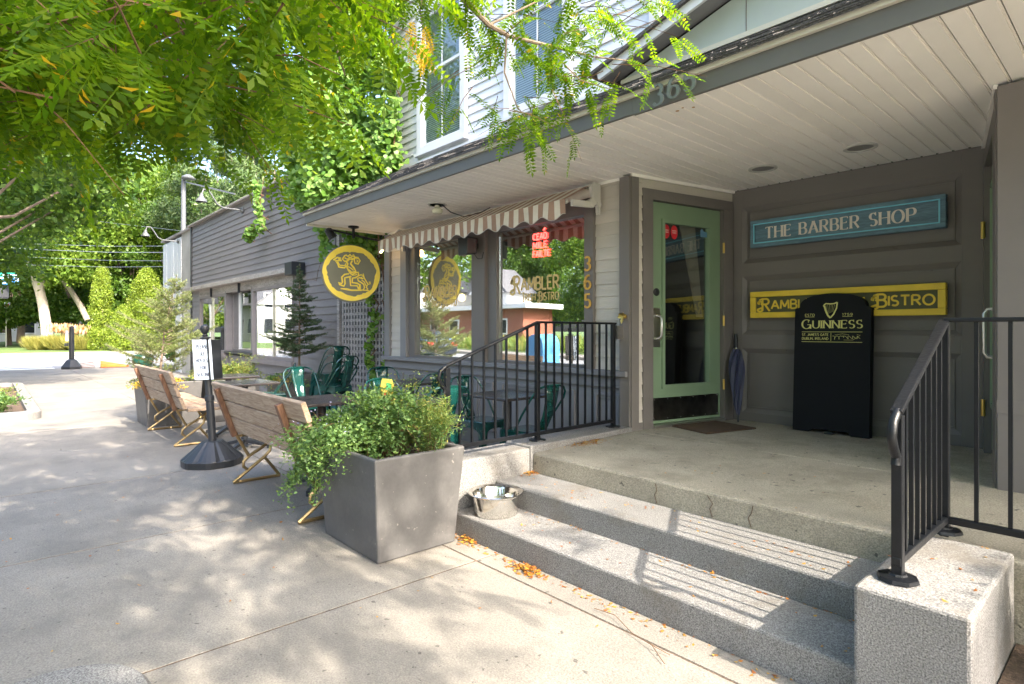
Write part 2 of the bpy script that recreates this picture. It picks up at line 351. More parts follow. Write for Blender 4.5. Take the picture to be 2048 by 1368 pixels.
# ------------------------------------------------------------------ lettering (own stroke alphabet, cap height 1)
def arc(cx, cy, rx, ry, a0, a1, n=12):
    return [(cx + rx * math.cos(math.radians(a0 + (a1 - a0) * k / n)), cy + ry * math.sin(math.radians(a0 + (a1 - a0) * k / n))) for k in range(n + 1)]
GL = {
 'A': (.78, [[(0, 0), (.39, 1)], [(.39, 1), (.78, 0)], [(.16, .33), (.62, .33)]]),
 'B': (.62, [[(0, 0), (0, 1)], [(0, 1), (.3, 1)] + arc(.32, .76, .24, .24, 90, -90, 8) + [(0, .52)], [(0, .52), (.32, .52)] + arc(.36, .26, .26, .26, 90, -90, 8) + [(0, 0)]]),
 'C': (.74, [arc(.4, .5, .4, .5, 48, 312, 16)]),
 'D': (.7, [[(0, 0), (0, 1)], [(0, 1), (.25, 1)] + arc(.25, .5, .45, .5, 90, -90, 12) + [(0, 0)]]),
 'E': (.54, [[(0, 0), (0, 1)], [(0, 1), (.54, 1)], [(0, .52), (.44, .52)], [(0, 0), (.54, 0)]]),
 'F': (.5, [[(0, 0), (0, 1)], [(0, 1), (.52, 1)], [(0, .52), (.42, .52)]]),
 'G': (.82, [arc(.42, .5, .42, .5, 48, 330, 16), [(.8, .0), (.8, .44)], [(.5, .44), (.86, .44)]]),
 'H': (.7, [[(0, 0), (0, 1)], [(.7, 0), (.7, 1)], [(0, .52), (.7, .52)]]),
 'I': (.0, [[(0, 0), (0, 1)]]),
 'J': (.4, [[(.4, 1), (.4, .25)] + arc(.2, .25, .2, .25, 0, -150, 8)]),
 'L': (.52, [[(0, 0), (0, 1)], [(0, 0), (.52, 0)]]),
 'M': (.86, [[(0, 0), (.06, 1)], [(.06, 1), (.43, .2)], [(.43, .2), (.8, 1)], [(.8, 1), (.86, 0)]]),
 'N': (.72, [[(0, 0), (0, 1)], [(0, 1), (.72, 0)], [(.72, 0), (.72, 1)]]),
 'O': (.86, [arc(.43, .5, .43, .5, 0, 360, 24)]),
 'P': (.6, [[(0, 0), (0, 1)], [(0, 1), (.3, 1)] + arc(.34, .74, .26, .26, 90, -90, 8) + [(0, .48)]]),
 'R': (.66, [[(0, 0), (0, 1)], [(0, 1), (.3, 1)] + arc(.34, .75, .25, .25, 90, -90, 8) + [(0, .5)], [(.3, .5), (.66, 0)]]),
 'S': (.54, [arc(.27, .75, .25, .25, 40, 270, 12) + arc(.27, .25, .27, .25, 90, -140, 12)]),
 'T': (.7, [[(.35, 0), (.35, 1)], [(0, 1), (.7, 1)]]),
 'U': (.7, [[(0, 1), (0, .35)] + arc(.35, .35, .35, .35, 180, 360, 12) + [(.7, 1)]]),
 'Z': (.6, [[(0, 1), (.6, 1)], [(.6, 1), (0, 0)], [(0, 0), (.6, 0)]]),
 "'": (.08, [[(.06, 1), (.0, .75)]]), '.': (.06, [[(0, 0), (.0, .1)]]), ',': (.08, [[(.06, .1), (.0, -.14)]]), '-': (.3, [[(0, .5), (.3, .5)]]),
 '1': (.2, [[(.2, 0), (.2, 1)], [(.2, 1), (0, .8)]]),
 '3': (.5, [arc(.23, .75, .24, .25, 140, -90, 12), arc(.23, .25, .27, .27, 90, -150, 12)]),
 '5': (.52, [[(.48, 1), (.08, 1)], [(.08, 1), (.05, .55)], [(.05, .55)] + arc(.25, .3, .27, .3, 110, -150, 14)]),
 '6': (.54, [arc(.27, .29, .27, .29, 0, 360, 20), [(.0, .29)] + arc(.36, .45, .36, .55, 180, 75, 10)]),
 '7': (.5, [[(0, 1), (.5, 1)], [(.5, 1), (.16, 0)]]),
 '9': (.54, [arc(.27, .71, .27, .29, 0, 360, 20), [(.54, .71)] + arc(.18, .55, .36, .55, 0, -105, 10)]),
 # decorated capitals with a curl
 'r': (.82, [[(.22, 0), (.22, 1)], arc(.0, .62, .16, .16, -60, 230, 10) + [(.0, .92), (.22, 1), (.5, 1)] + arc(.5, .75, .25, .25, 90, -90, 8) + [(.22, .5)], [(.42, .5), (.82, -.12)], arc(.0, .0, .22, .14, 60, -200, 10) + [(.22, .2)]]),
 'b': (.78, [[(.22, 0), (.22, 1)], arc(.0, .62, .16, .16, -60, 230, 10) + [(.0, .92), (.22, 1), (.5, 1)] + arc(.5, .77, .23, .23, 90, -90, 8) + [(.1, .54)], [(.1, .54), (.5, .54)] + arc(.52, .27, .26, .27, 90, -90, 8) + [(.22, 0)], arc(.02, -.02, .2, .14, 60, -200, 10) + [(.22, .18)]]),
 'i': (.3, [[(.15, 0), (.15, 1)], [(-.08, .86), (0, 1), (.3, 1)], [(0, 0), (.3, 0)]]),
}
def ribbon(mb, pts, wf, o, u, v, n, depth):
    """flat stroke in the plane (o,u,v), width function wf(direction angle), raised by depth along n"""
    P = [Vector(p) for p in pts]; m = len(P)
    if m < 2: return
    closed = (P[0] - P[-1]).length < 1e-4 and m > 3
    Lf = []; Rt = []
    for i in range(m):
        if closed: a, b = P[(i - 1) % (m - 1)], P[(i + 1) % (m - 1)]
        else: a, b = P[max(i - 1, 0)], P[min(i + 1, m - 1)]
        d = b - a
        if d.length < 1e-6: d = Vector((1, 0))
        d.normalize(); nn = Vector((-d.y, d.x)); w = wf(d) / 2
        Lf.append(P[i] + nn * w); Rt.append(P[i] - nn * w)
    W = lambda q, h: o + u * q.x + v * q.y + n * h
    vs = []; fs = []
    for a, b in zip(Lf, Rt): vs += [W(a, depth), W(b, depth), W(a, 0), W(b, 0)]
    for i in range(m - 1):
        k = i * 4; q = k + 4
        fs += [(k, k + 1, q + 1, q), (k + 2, k, q, q + 2), (k + 1, k + 3, q + 3, q + 1)]
    fs += [(0, 2, 3, 1), ((m - 1) * 4, (m - 1) * 4 + 1, (m - 1) * 4 + 3, (m - 1) * 4 + 2)]
    mb.add(vs, fs)
def text_width(t, sp, space, big):
    w = 0
    for i, ch in enumerate(t):
        if ch == ' ': w += space; continue
        s = big if (big and (ch.islower() or (i == 0 or t[i - 1] == ' '))) else 1
        w += GL[ch][0] * s + sp
    return w - sp
def lettering(name, t, o, u, v, width, size, m, parent, thick=.16, thin=None, serif=False, sp=.28, space=.55, big=0, depth=.003, lift=.0015, center=False):
    """writes t from point o along u; width = total length in metres (None = natural) and size = cap height"""
    u = Vector(u).normalized(); v = Vector(v).normalized(); n = u.cross(v).normalized(); o = Vector(o)
    thin = thin or thick; nat = text_width(t, sp, space, big) * size
    sx = 1 if width is None else width / nat
    if center: o = o - u * (nat * sx / 2)
    mb = MB(); x = 0; cnt = 0
    wf = lambda d: (thin + (thick - thin) * abs(d.y) ** 1.5) * size
    for i, ch in enumerate(t):
        if ch == ' ':      # every word is a piece of its own
            x += space
            if mb.v: mb.build(name, m, parent); mb = MB()
            continue
        s = big if (big and (ch.islower() or (i == 0 or t[i - 1] == ' '))) else 1
        drop = -(s - 1) * .32 if big else 0
        w, st = GL[ch]
        for q in st:
            pts = [((x + a * s) * size * sx, (b * s + drop) * size) for a, b in q]
            ww = (lambda d, s=s: wf(d) * (1 + (s - 1) * .5))
            ribbon(mb, pts, ww, o + n * (lift + cnt % 40 * .00006), u, v, n, depth); cnt += 1
            if serif:
                for e, e2 in ((q[0], q[1]), (q[-1], q[-2])):
                    if len(q) == 2 and (abs(e[1]) < .01 or abs(e[1] - 1) < .01) and abs(e2[1] - e[1]) > .5:
                        h = .15; y = e[1] + (thin / 2 if e[1] < .5 else -thin / 2)
                        ribbon(mb, [((x + (e[0] - h) * s) * size * sx, (y * s + drop) * size), ((x + (e[0] + h) * s) * size * sx, (y * s + drop) * size)], lambda d: thin * size, o + n * (lift + cnt % 40 * .00006), u, v, n, depth); cnt += 1
                    elif len(q) == 2 and abs(e2[1] - e[1]) < .01 and (e[0] > .4 or ch in 'T') and ch in 'TELFZ':
                        h = .13; dy = -h if e[1] > .6 else h
                        ribbon(mb, [((x + e[0] * s) * size * sx, (e[1] * s + drop) * size), ((x + e[0] * s) * size * sx, ((e[1] + dy) * s + drop) * size)], lambda d: thin * size * 1.3, o + n * (lift + cnt % 40 * .00006), u, v, n, depth); cnt += 1
                if ch in 'SCG' and len(q) > 6:
                    e = q[0]
                    ribbon(mb, [((x + e[0]) * size * sx, (e[1] + .14) * size), ((x + e[0] + .02) * size * sx, (e[1] - .12) * size)], lambda d: thin * size * 1.2, o + n * (lift + cnt % 40 * .00006), u, v, n, depth); cnt += 1
        x += w * s + sp
    return mb.build(name, m, parent)

# ------------------------------------------------------------------ ground, streets, kerbs
UX, UZ = V(1, 0, 0), V(0, 0, 1)
g = MB(); g.quad((-400, -400, -.30), (400, -400, -.30), (400, 400, -.30), (-400, 400, -.30))
tag(struct(g.build('ground', grass_m)), 'grassy ground reaching to the horizon', 'ground')
g = MB(); g.quad((-400, -13, -.15), (30, -13, -.15), (30, -1.75, -.15), (-400, -1.75, -.15))
tag(struct(g.build('main_road', asphalt)), 'grey asphalt street reflected in the shop windows', 'road')
g = MB(); g.quad((-41.6, -60, -.145), (-25.6, -60, -.145), (-25.6, 60, -.145), (-41.6, 60, -.145))
g.quad((-41.6, -1.75, -.14), (-25.6, -1.75, -.14), (-25.6, 60, -.14), (-41.6, 60, -.14)) if 0 else None
tag(struct(g.build('cross_road', asphalt)), 'grey side street crossing behind the patio', 'road')
cw = thing('crosswalk', 'white zebra crossing painted on the side street', 'crosswalk', (-33, .5, -.14)); cw['kind'] = 'structure'
for k in range(12):
    x = -26.8 - k * 1.25
    MB().box(x - .5, x, -3.0, 1.95, -.15, -.137).build('stripe', roadpaint, cw)
MB().box(-27.4, -27.0, 4.6, 12.5, -.15, -.137).build('stop_line', roadpaint, cw)
sb = thing('sidewalk', 'pale concrete sidewalk of large jointed slabs', 'sidewalk', (-5, 1, 0)); sb['kind'] = 'structure'
MB().box(-25.3, 6, -1.55, 9, -.25, -.004).build('bed', soil, sb)
xs = [6, 3.2, 1.0, -.85, -2.62, -4.32, -6.12, -7.95, -9.8, -11.7, -13.6, -15.6, -17.6, -19.6, -21.6, -23.5, -25.3]
for i in range(len(xs) - 1):
    for (y0, y1) in ((-1.55, 2.085), (2.085, 4.6) if xs[i] < -3.2 else (2.085, 2.262)):
        dz = rnd.uniform(-.0025, .002)
        if xs[i] > -2 and y0 < 0: y0 = -1.55
        MB().box(xs[i + 1] + .006, xs[i] - .006, y0 + .005, y1 - .005, -.12, dz + .0005).build('slab', concrete, sb, bevel=.002)
MB().box(-25.3, -19.1, 4.605, 9, -.12, 0).build('slab', concrete, sb)
kb = thing('kerb', 'long granite kerb edging the near sidewalk', 'kerb', (-10, -1.65, 0)); kb['kind'] = 'structure'
for k in range(16): MB().box(-25.3 + k * 1.95, -23.36 + k * 1.95, -1.74, -1.555, -.3, .0).build('kerb_stone', granite, kb, bevel=.01)
kb = thing('kerb', 'granite kerb across the side street beyond the crossing', 'kerb', (-41.7, 3, 0)); kb['kind'] = 'structure'
for k in range(14): MB().box(-41.85, -41.65, -6 + k * 2.2, -3.81 + k * 2.2, -.3, .0).build('kerb_stone', concrete, kb)
g = MB().box(-44.3, -41.86, -30, 40, -.3, -.01); tag(struct(g.build('sidewalk', concrete)), 'pale far sidewalk beyond the side street', 'sidewalk')
g = MB().box(-120, -44.31, -30, 60, -.3, .02); tag(struct(g.build('lawn', grass_m)), 'sunlit green lawn beyond the side street', 'lawn')

def rounded_ring(x0, x1, y0, y1, rad, w, z0, z1, name, parent):
    mb = MB(); cs = [(x1 - rad, y1 - rad, 0), (x0 + rad, y1 - rad, 90), (x0 + rad, y0 + rad, 180), (x1 - rad, y0 + rad, 270)]
    out = []; inn = []
    for cx, cy, a in cs:
        for k in range(9):
            t = math.radians(a + k * 11.25); out.append((cx + rad * math.cos(t), cy + rad * math.sin(t))); inn.append((cx + (rad - w) * math.cos(t), cy + (rad - w) * math.sin(t)))
    m = len(out); vs = []
    for (a, b), (c, d) in zip(out, inn): vs += [(a, b, z0), (a, b, z1 - .02), (a + (c - a) * .1, b + (d - b) * .1, z1), (c, d, z1), (c, d, z0)]
    fs = []
    for k in range(m):
        q = ((k + 1) % m) * 5; p = k * 5
        for j in range(4): fs.append((p + j, q + j, q + j + 1, p + j + 1))
    mb.add(vs, fs); return mb.build(name, granite, parent)
def tree_pit(x0, x1, y0, y1, label):
    t = thing('tree_pit', label, 'tree pit', ((x0 + x1) / 2, (y0 + y1) / 2, 0))
    rounded_ring(x0, x1, y0, y1, .28, .17, -.1, .13, 'kerb_ring', t)
    MB().box(x0 + .15, x1 - .15, y0 + .15, y1 - .15, .0, .045).build('mulch', soil, t)
    return t
tree_pit(-2.60, -.9, -1.2, .42, 'granite ringed tree pit cut by the bottom left corner')
tp2 = tree_pit(-17.4, -10.98, -1.2, .62, 'granite ringed mulch bed at the left edge beside the walk')

# ------------------------------------------------------------------ entrance steps, landing, side curbs
es = thing('entrance_steps', 'grey granite steps and worn concrete landing before the recessed entrance', 'steps', (-1.9, 2.6, 0)); es['kind'] = 'structure'
MB().box(-3.08, -.70, 2.262, 2.63, -.1, .14).build('granite_step', granite, es, bevel=.012, label='lower granite step')
MB().box(-3.08, -.70, 2.622, 2.985, .02, .278).build('granite_step', granite, es, bevel=.012, label='upper granite step')
lz = lambda y: .417 + min(max((y - 3.0) / 1.2, 0), 1) * .018
b = MB()
for y0, y1 in ((2.982, 4.2), (4.2, 5.6)):
    b.hexa([(-3.08, y0, 0), (2.6, y0, 0), (2.6, y1, 0), (-3.08, y1, 0), (-3.08, y0, lz(y0)), (2.6, y0, lz(y0)), (2.6, y1, lz(y1)), (-3.08, y1, lz(y1))])
b.build('landing', landing_m, es, bevel=.014)
MB().box(-3.36, -3.082, 2.05, 2.96, -.1, .455).build('side_curb', granite, es, bevel=.012)
MB().box(-3.36, -3.075, 2.963, 4.19, -.1, .47).build('side_curb', granite, es, bevel=.012)
MB().box(-.698, -.375, 2.2, 2.977, -.1, .45).build('pedestal', granite, es, bevel=.012)
# hairline cracks in the landing riser
for (x, s) in ((-2.02, .0), (-1.68, .02), (-1.42, -.02)):
    mb = MB(); pts = [V(x + s * 0, 2.9795, .40), V(x + .012 + s, 2.9795, .36), V(x - .006 + s, 2.9795, .33), V(x + .01 + s, 2.9795, .285)]
    for a, c in zip(pts[:-1], pts[1:]): mb.bar(a, c, .003, .003)
    mb.build('crack', soil, es)
g = MB().box(-.37, 3.2, 2.0, 2.98, -.1, .10); tag(g.build('planting_bed', soil), 'brown soil bed right of the granite pedestal', 'flower bed')

# ------------------------------------------------------------------ bistro building
B = thing('bistro_building', 'two storey bistro with taupe shopfront, cream soffit and white upper siding', 'building', (-3, 5, 0))
FY = 4.22
# lower panel wall with sill
MB().box(-7.33, -3.20, 4.24, 4.42, -.1, .90).build('panel_wall', greytrim, B)
MB().box(-7.38, -3.12, 4.15, 4.30, .905, .955).build('window_sill', greytrim, B, bevel=.006)
MB().box(-7.36, -3.14, 4.205, 4.238, .80, .90).build('apron_board', greytrim, B)
for x0, x1 in ((-7.12, -6.9), (-6.75, -5.5), (-5.3, -5.0), (-4.85, -3.78), (-3.52, -3.24)):
    MB().frame(x0, x1, .18, .74, 4.215, 4.238, .022).frame(x0 + .03, x1 - .03, .21, .71, 4.225, 4.2385, .02).build('panel_moulding', greytrim, B)
# window columns and heads
for x0, x1, mm in ((-7.35, -7.21, greytrim), (-6.92, -6.78, greytrim), (-5.35, -5.11, taupe), (-3.63, -3.52, taupe)):
    MB().box(x0, x1, 4.19, 4.36, .955, 2.66).build('column_board', mm, B, bevel=.004)
for x0, x1 in ((-6.78, -6.64), (-5.11, -4.96)): MB().box(x0, x1, 4.24, 4.36, .955, 2.5).build('window_stile', taupe_side, B)
for x0, x1 in ((-6.64, -5.35), (-4.96, -3.63)):
    f = MB().box(x0, x1, 4.24, 4.34, 2.42, 2.66).build('window_head', taupe, B); MB().box(x0, x1, 4.24, 4.34, .956, .985).build('bottom_rail', taupe, f)
    MB().box(x0 + .003, x1 - .003, 4.285, 4.291, .985, 2.42).build('pane', glass, f)
# beige clapboards on the front
def courses(x0, x1, z0, z1, exp, name, m, parent, y=4.235, thick=.012, n0=0):
    z = z0
    while z < z1 - .01:
        zt = min(z + exp, z1)
        MB().hexa([(x0, y - thick, z), (x1, y - thick, z), (x1, y + .03, z), (x0, y + .03, z), (x0, y - .002, zt + .004), (x1, y - .002, zt + .004), (x1, y + .03, zt + .004), (x0, y + .03, zt + .004)]).build(name, m, parent)
        z = zt
courses(-7.209, -6.921, .957, 2.66, .112, 'clapboard', clap_m, B)
courses(-3.519, -3.212, .957, 2.66, .112, 'clapboard', clap_m, B)
MB().box(-3.21, -3.1, 4.18, 4.36, .42, 2.675).build('corner_board', taupe, B, bevel=.004)
MB().box(-7.35, -3.1, 4.27, 4.36, 2.5, 2.69).build('head_wall', clap_m, B)
# door wall (splayed): local frame along door wall direction
DO = V(-3.10, 4.20, .435); DD = V(.28, 1.30, 0).normalized(); DN = V(DD.y, -DD.x, 0)     # outward normal (+X)
def dbox(mb, s0, s1, z0, z1, o0, o1, O=DO, D=DD, N=DN):
    P = lambda s, o, z: V(O.x, O.y, 0) + D * s + N * o + V(0, 0, z)
    return mb.hexa([P(s0, o1, z0), P(s1, o1, z0), P(s1, o0, z0), P(s0, o0, z0), P(s0, o1, z1), P(s1, o1, z1), P(s1, o0, z1), P(s0, o0, z1)])
DL = 1.33
dbox(MB(), 0.0, .085, .42, 2.675, -.10, .012).build('corner_board', taupe_side, B)
z = .50
while z < 2.66:
    zt = min(z + .112, 2.672)
    P = lambda s, o, zz: V(DO.x, DO.y, 0) + DD * s + DN * o + V(0, 0, zz)
    MB().hexa([P(.086, .004, z), P(.135, .004, z), P(.135, -.05, z), P(.086, -.05, z), P(.086, -.008, zt), P(.135, -.008, zt), P(.135, -.05, zt), P(.086, -.05, zt)]).build('clapboard', clap_m, B); z = zt
dbox(MB(), .086, .135, .42, .50, -.08, .006).build('casing_block', taupe_side, B)
dbox(MB(), .136, DL, 2.585, 2.69, -.08, -.01).build('head_siding', clap_m, B)
dbox(MB(), .136, .255, .42, 2.585, -.09, .012).build('door_casing', taupe_side, B)
dbox(MB(), 1.178, 1.31, .42, 2.49, -.09, .012).build('door_casing', taupe_side, B)
dbox(MB(), .2555, 1.31, 2.492, 2.585, -.09, .012).build('door_casing', taupe_side, B)
dbox(MB(), .256, 1.177, .42, .462, -.12, .03).build('threshold', steel, B)
def make_door(name, s0, s1, z0, z1, O, D, N, label, parent, rich=True):
    bx = lambda mb, *a: dbox(mb, *a, O=O, D=D, N=N)
    st = .155; g0, g1 = s0 + st, s1 - st; gz0, gz1 = z0 + .335, z1 - .17
    mb = MB(); bx(mb, s0, g0, z0, z1, -.075, -.03); bx(mb, g1, s1, z0, z1, -.075, -.03); bx(mb, g0, g1, gz1, z1, -.075, -.03); bx(mb, g0, g1, z0, gz0, -.075, -.03)
    d = mb.build(name, green_door, parent, label=label)
    mb = MB(); w = .022
    bx(mb, g0 - w, g0 + .012, gz0 - w, gz1 + w, -.06, -.014); bx(mb, g1 - .012, g1 + w, gz0 - w, gz1 + w, -.06, -.014)
    bx(mb, g0 + .012, g1 - .012, gz1 - .012, gz1 + w, -.06, -.0145); bx(mb, g0 + .012, g1 - .012, gz0 - w, gz0 + .012, -.06, -.0145)
    mb.build('glazing_bead', green_door, d)
    bx(MB(), g0, g1, gz0, gz1, -.052, -.046).build('pane', glass_door, d)
    return d, bx, (g0, g1, gz0, gz1)
dr, bx, (g0, g1, gz0, gz1) = make_door('entrance_door', .260, 1.172, .468, 2.486, DO, DD, DN, 'green glazed door with steel pull handle and kick plate', B)
bx(MB(), .29, 1.142, .495, .70, -.03, -.027).build('kick_plate', kick, dr)
mb = MB()
for k in range(6):
    for zz in (.51, .687):
        P = DO + DD * (.305 + k * .1645) + DN * (-.027); mb.lathe([(.006, 0), (.004, .003)], (P.x, P.y, zz), 8, DN)
mb.build('screws', steel, dr)
bx(MB(), .285, .375, 1.165, 1.52, -.03, -.0275).build('push_plate', steel, dr)
P = lambda s, o, zz: V(DO.x, DO.y, 0) + DD * s + DN * o + V(0, 0, zz)
MB().tube([P(.34, -.028, 1.24), P(.34, .015, 1.245), P(.34, .03, 1.27), P(.34, .03, 1.42), P(.34, .015, 1.445), P(.34, -.028, 1.45)], .010, 10).build('pull_handle', steel, dr, smooth=True)
q = P(.33, -.03, 1.665); MB().lathe([(.036, 0), (.036, .006), (.022, .010), (.022, .014)], q, 20, DN).build('lock_cylinder', blackplastic, dr, smooth=True)
for zz in (.74, 1.36, 1.97 + .1):
    MB().tube([P(1.176, .012, zz), P(1.176, .012, zz + .10)], .011, 10).build('hinge', brass, dr, smooth=True)
for s in (g0 + .055, g0 + .155):
    pts = []
    for k in range(16):
        a = 2 * PI * k / 16; pts.append(P(s + .044 * math.cos(a), -.0455, gz1 - .085 + .066 * math.sin(a)))
    MB().extrude(pts, DN * .001).build('sticker', sticker_red, dr)
    c = P(s, -.044, gz1 - .078)
    lettering('sticker_text', "DINERS'", c, DD, UZ, .055, .010, signwhite, dr, thick=.2, depth=.0004, lift=.0003, center=True)
    lettering('sticker_text', 'CHOICE', c - UZ * .018, DD, UZ, .05, .010, signwhite, dr, thick=.2, depth=.0004, lift=.0003, center=True)
MB().extrude([P(g1 - .10, -.0455, gz1 - .10), P(g1 - .01, -.0455, gz1 - .10), P(g1 - .01, -.0455, gz1 - .05), P(g1 - .06, -.0455, gz1 - .045), P(g1 - .08, -.0455, gz1 - .02), P(g1 - .10, -.0455, gz1 - .04)], DN * .001).build('sticker', sticker_blue, dr)
# dark vestibule behind the door with a tied-back curtain
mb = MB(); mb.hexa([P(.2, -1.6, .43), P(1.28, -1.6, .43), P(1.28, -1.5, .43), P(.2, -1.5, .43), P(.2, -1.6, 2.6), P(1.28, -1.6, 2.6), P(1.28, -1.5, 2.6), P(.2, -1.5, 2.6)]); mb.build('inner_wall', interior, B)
mb = MB(); n = 14
for k in range(n):
    a0 = .84 + .22 * k / n; a1 = .84 + .22 * (k + 1) / n; o0 = -.16 - .02 * (k % 2); o1 = -.16 - .02 * ((k + 1) % 2)
    lo = lambda a: 1.0 + (a - .84) * .35
    mb.quad(P(lo(a0), o0, 1.45), P(lo(a1), o1, 1.45), P(a1 - .10, o1, 2.4), P(a0 - .10, o0, 2.4))
mb.build('curtain', curtain_m, B)
# back wall of the recess with three sunk panels
BY = 5.5
MB().box(-2.86, -.84, BY + .03, BY + .15, .42, 2.69).build('back_wall', taupe_side, B)
Z = [.437, .50, 1.14, 1.274, 1.842, 1.967, 2.515, 2.688]
for z0, z1 in ((.437, .52), (1.14, 1.274), (1.842, 1.967), (2.515, 2.688)): MB().box(-2.73, -1.0, BY, BY + .029, z0, z1).build('rail_board', taupe_side, B)
MB().box(-2.86, -2.731, BY, BY + .029, .437, 2.688).build('stile_board', taupe_side, B)
MB().box(-.999, -.84, BY, BY + .029, .437, 2.688).build('stile_board', taupe_side, B)
for z0, z1 in ((.52, 1.14), (1.274, 1.842), (1.967, 2.515)):
    mb = MB(); x0, x1 = -2.73, -1.0; w = .045    # bevelled moulding round each panel
    y0, y1 = BY + .002, BY + .028
    mb.quad((x0, y0, z0), (x1, y0, z0), (x1 - w, y1, z0 + w), (x0 + w, y1, z0 + w)); mb.quad((x0, y0, z1), (x0 + w, y1, z1 - w), (x1 - w, y1, z1 - w), (x1, y0, z1))
    mb.quad((x0, y0, z0), (x0 + w, y1, z0 + w), (x0 + w, y1, z1 - w), (x0, y0, z1)); mb.quad((x1, y0, z0), (x1, y0, z1), (x1 - w, y1, z1 - w), (x1 - w, y1, z0 + w))
    mb.frame(x0 + w, x1 - w, z0 + w, z1 - w, BY + .018, BY + .0295, .012).build('panel_moulding', taupe_side, B)
# right splay wall with second door
RO = V(-.60, 4.20, .43); RD = V(-.26, 1.30, 0).normalized(); RN = V(-RD.y, RD.x, 0)
def rbox(mb, *a): return dbox(mb, *a, O=RO, D=RD, N=RN)
rbox(MB(), 0, .13, .42, 2.675, -.1, .012).build('corner_board', taupe, B)
rbox(MB(), .131, .24, .42, 2.60, -.1, .012).build('door_casing', taupe_side, B)
rbox(MB(), 1.17, 1.325, .42, 2.60, -.1, .012).build('door_casing', taupe_side, B)
rbox(MB(), .241, 1.169, 2.49, 2.60, -.1, .012).build('door_casing', taupe_side, B)
rbox(MB(), .131, 1.325, 2.601, 2.69, -.1, -.005).build('head_siding', clap_m, B)
dr2, bx2, gg = make_door('side_door', .246, 1.165, .468, 2.486, RO, RD, RN, 'green door seen edge on with brass hinges', B)
Q = lambda s, o, zz: V(RO.x, RO.y, 0) + RD * s + RN * o + V(0, 0, zz)
for zz in (.70, 1.98): MB().tube([Q(1.166, .018, zz), Q(1.166, .018, zz + .12)], .014, 10).build('hinge', brass, dr2, smooth=True)
MB().tube([Q(.36, -.03, 1.15), Q(.36, .03, 1.155), Q(.36, .045, 1.18), Q(.36, .045, 1.42), Q(.36, .03, 1.445), Q(.36, -.03, 1.45)], .011, 10).build('pull_handle', steel, dr2, smooth=True)
MB().lathe([(.03, 0), (.03, .02)], Q(.36, -.03, 1.68), 16, RN).build('lock_cylinder', steel, dr2, smooth=True)
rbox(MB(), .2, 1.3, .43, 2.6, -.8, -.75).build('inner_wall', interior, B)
# right front: pillar and wall going on to the right
MB().box(-.60, -.40, 4.17, 4.36, .42, 2.675).build('corner_board', taupe, B, bevel=.004)
MB().box(-.60, 3.5, 4.165, 4.30, .86, .93).build('window_sill', taupe, B)
MB().box(-.57, 3.5, 4.20, 4.36, .42, .859).build('panel_wall', greytrim, B)
courses(-.399, 3.4, .931, 2.66, .112, 'clapboard', clap_m, B)
MB().box(-.40, 3.5, 4.26, 4.36, .93, 2.69).build('wall_backing', clap_m, B)
# interior room
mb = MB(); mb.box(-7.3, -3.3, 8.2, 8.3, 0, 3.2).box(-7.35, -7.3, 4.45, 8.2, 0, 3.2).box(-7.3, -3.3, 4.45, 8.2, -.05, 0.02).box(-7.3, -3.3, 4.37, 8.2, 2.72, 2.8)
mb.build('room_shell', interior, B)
MB().box(-4.94, -4.1, 4.40, 4.62, .96, 1.05).build('window_box', wood_planter, B, label='oiled wooden planter box standing inside the right shop window')
# ------ soffit boards, fascia, roof
for x0, x1, z0 in ((-7.352, -5.62, 2.688), (-5.618, -2.232, 2.690), (-2.23, 3.6, 2.684)):
    MB().box(x0, x1, 3.045, 3.07, z0, 2.79).build('fascia_board', fascia_m, B)
MB().box(-7.37, 3.6, 3.02, 3.07, 2.791, 2.822).build('drip_edge', crown_m, B)
MB().box(-7.372, -7.345, 3.07, 4.2, 2.665, 2.80).build('end_board', crown_m, B)
x = -7.34; k = 0
while x < 3.5:
    w = .1015
    if x + w < -3.2: ye = 4.265
    elif x > -.42: ye = 4.255
    else: ye = 5.52
    big = -2.235 < x
    mb = MB(); mb.box(x + .0015, x + w - .016, 3.072, ye, 2.695, 2.712)
    mb.hexa([(x + w - .0158, 3.072, 2.704), (x + w - .0045, 3.072, 2.7), (x + w - .0045, ye, 2.7), (x + w - .0158, ye, 2.704), (x + w - .0158, 3.072, 2.711), (x + w - .0045, 3.072, 2.711), (x + w - .0045, ye, 2.711), (x + w - .0158, ye, 2.711)])
    
    mb.build('soffit_board', soffit_m, B); x += w; k += 1
MB().box(-7.34, 3.5, 3.072, 5.6, 2.712, 2.73).build('soffit_deck', interior, B)
MB().box(-7.34, -3.2, 4.24, 4.262, 2.664, 2.694).build('soffit_trim', soffit_m, B)
dbox(MB(), .0, 1.33, 2.668, 2.694, .0, .02).build('soffit_trim', soffit_m, B)
rbox(MB(), .0, 1.33, 2.668, 2.694, .0, .02).build('soffit_trim', soffit_m, B)
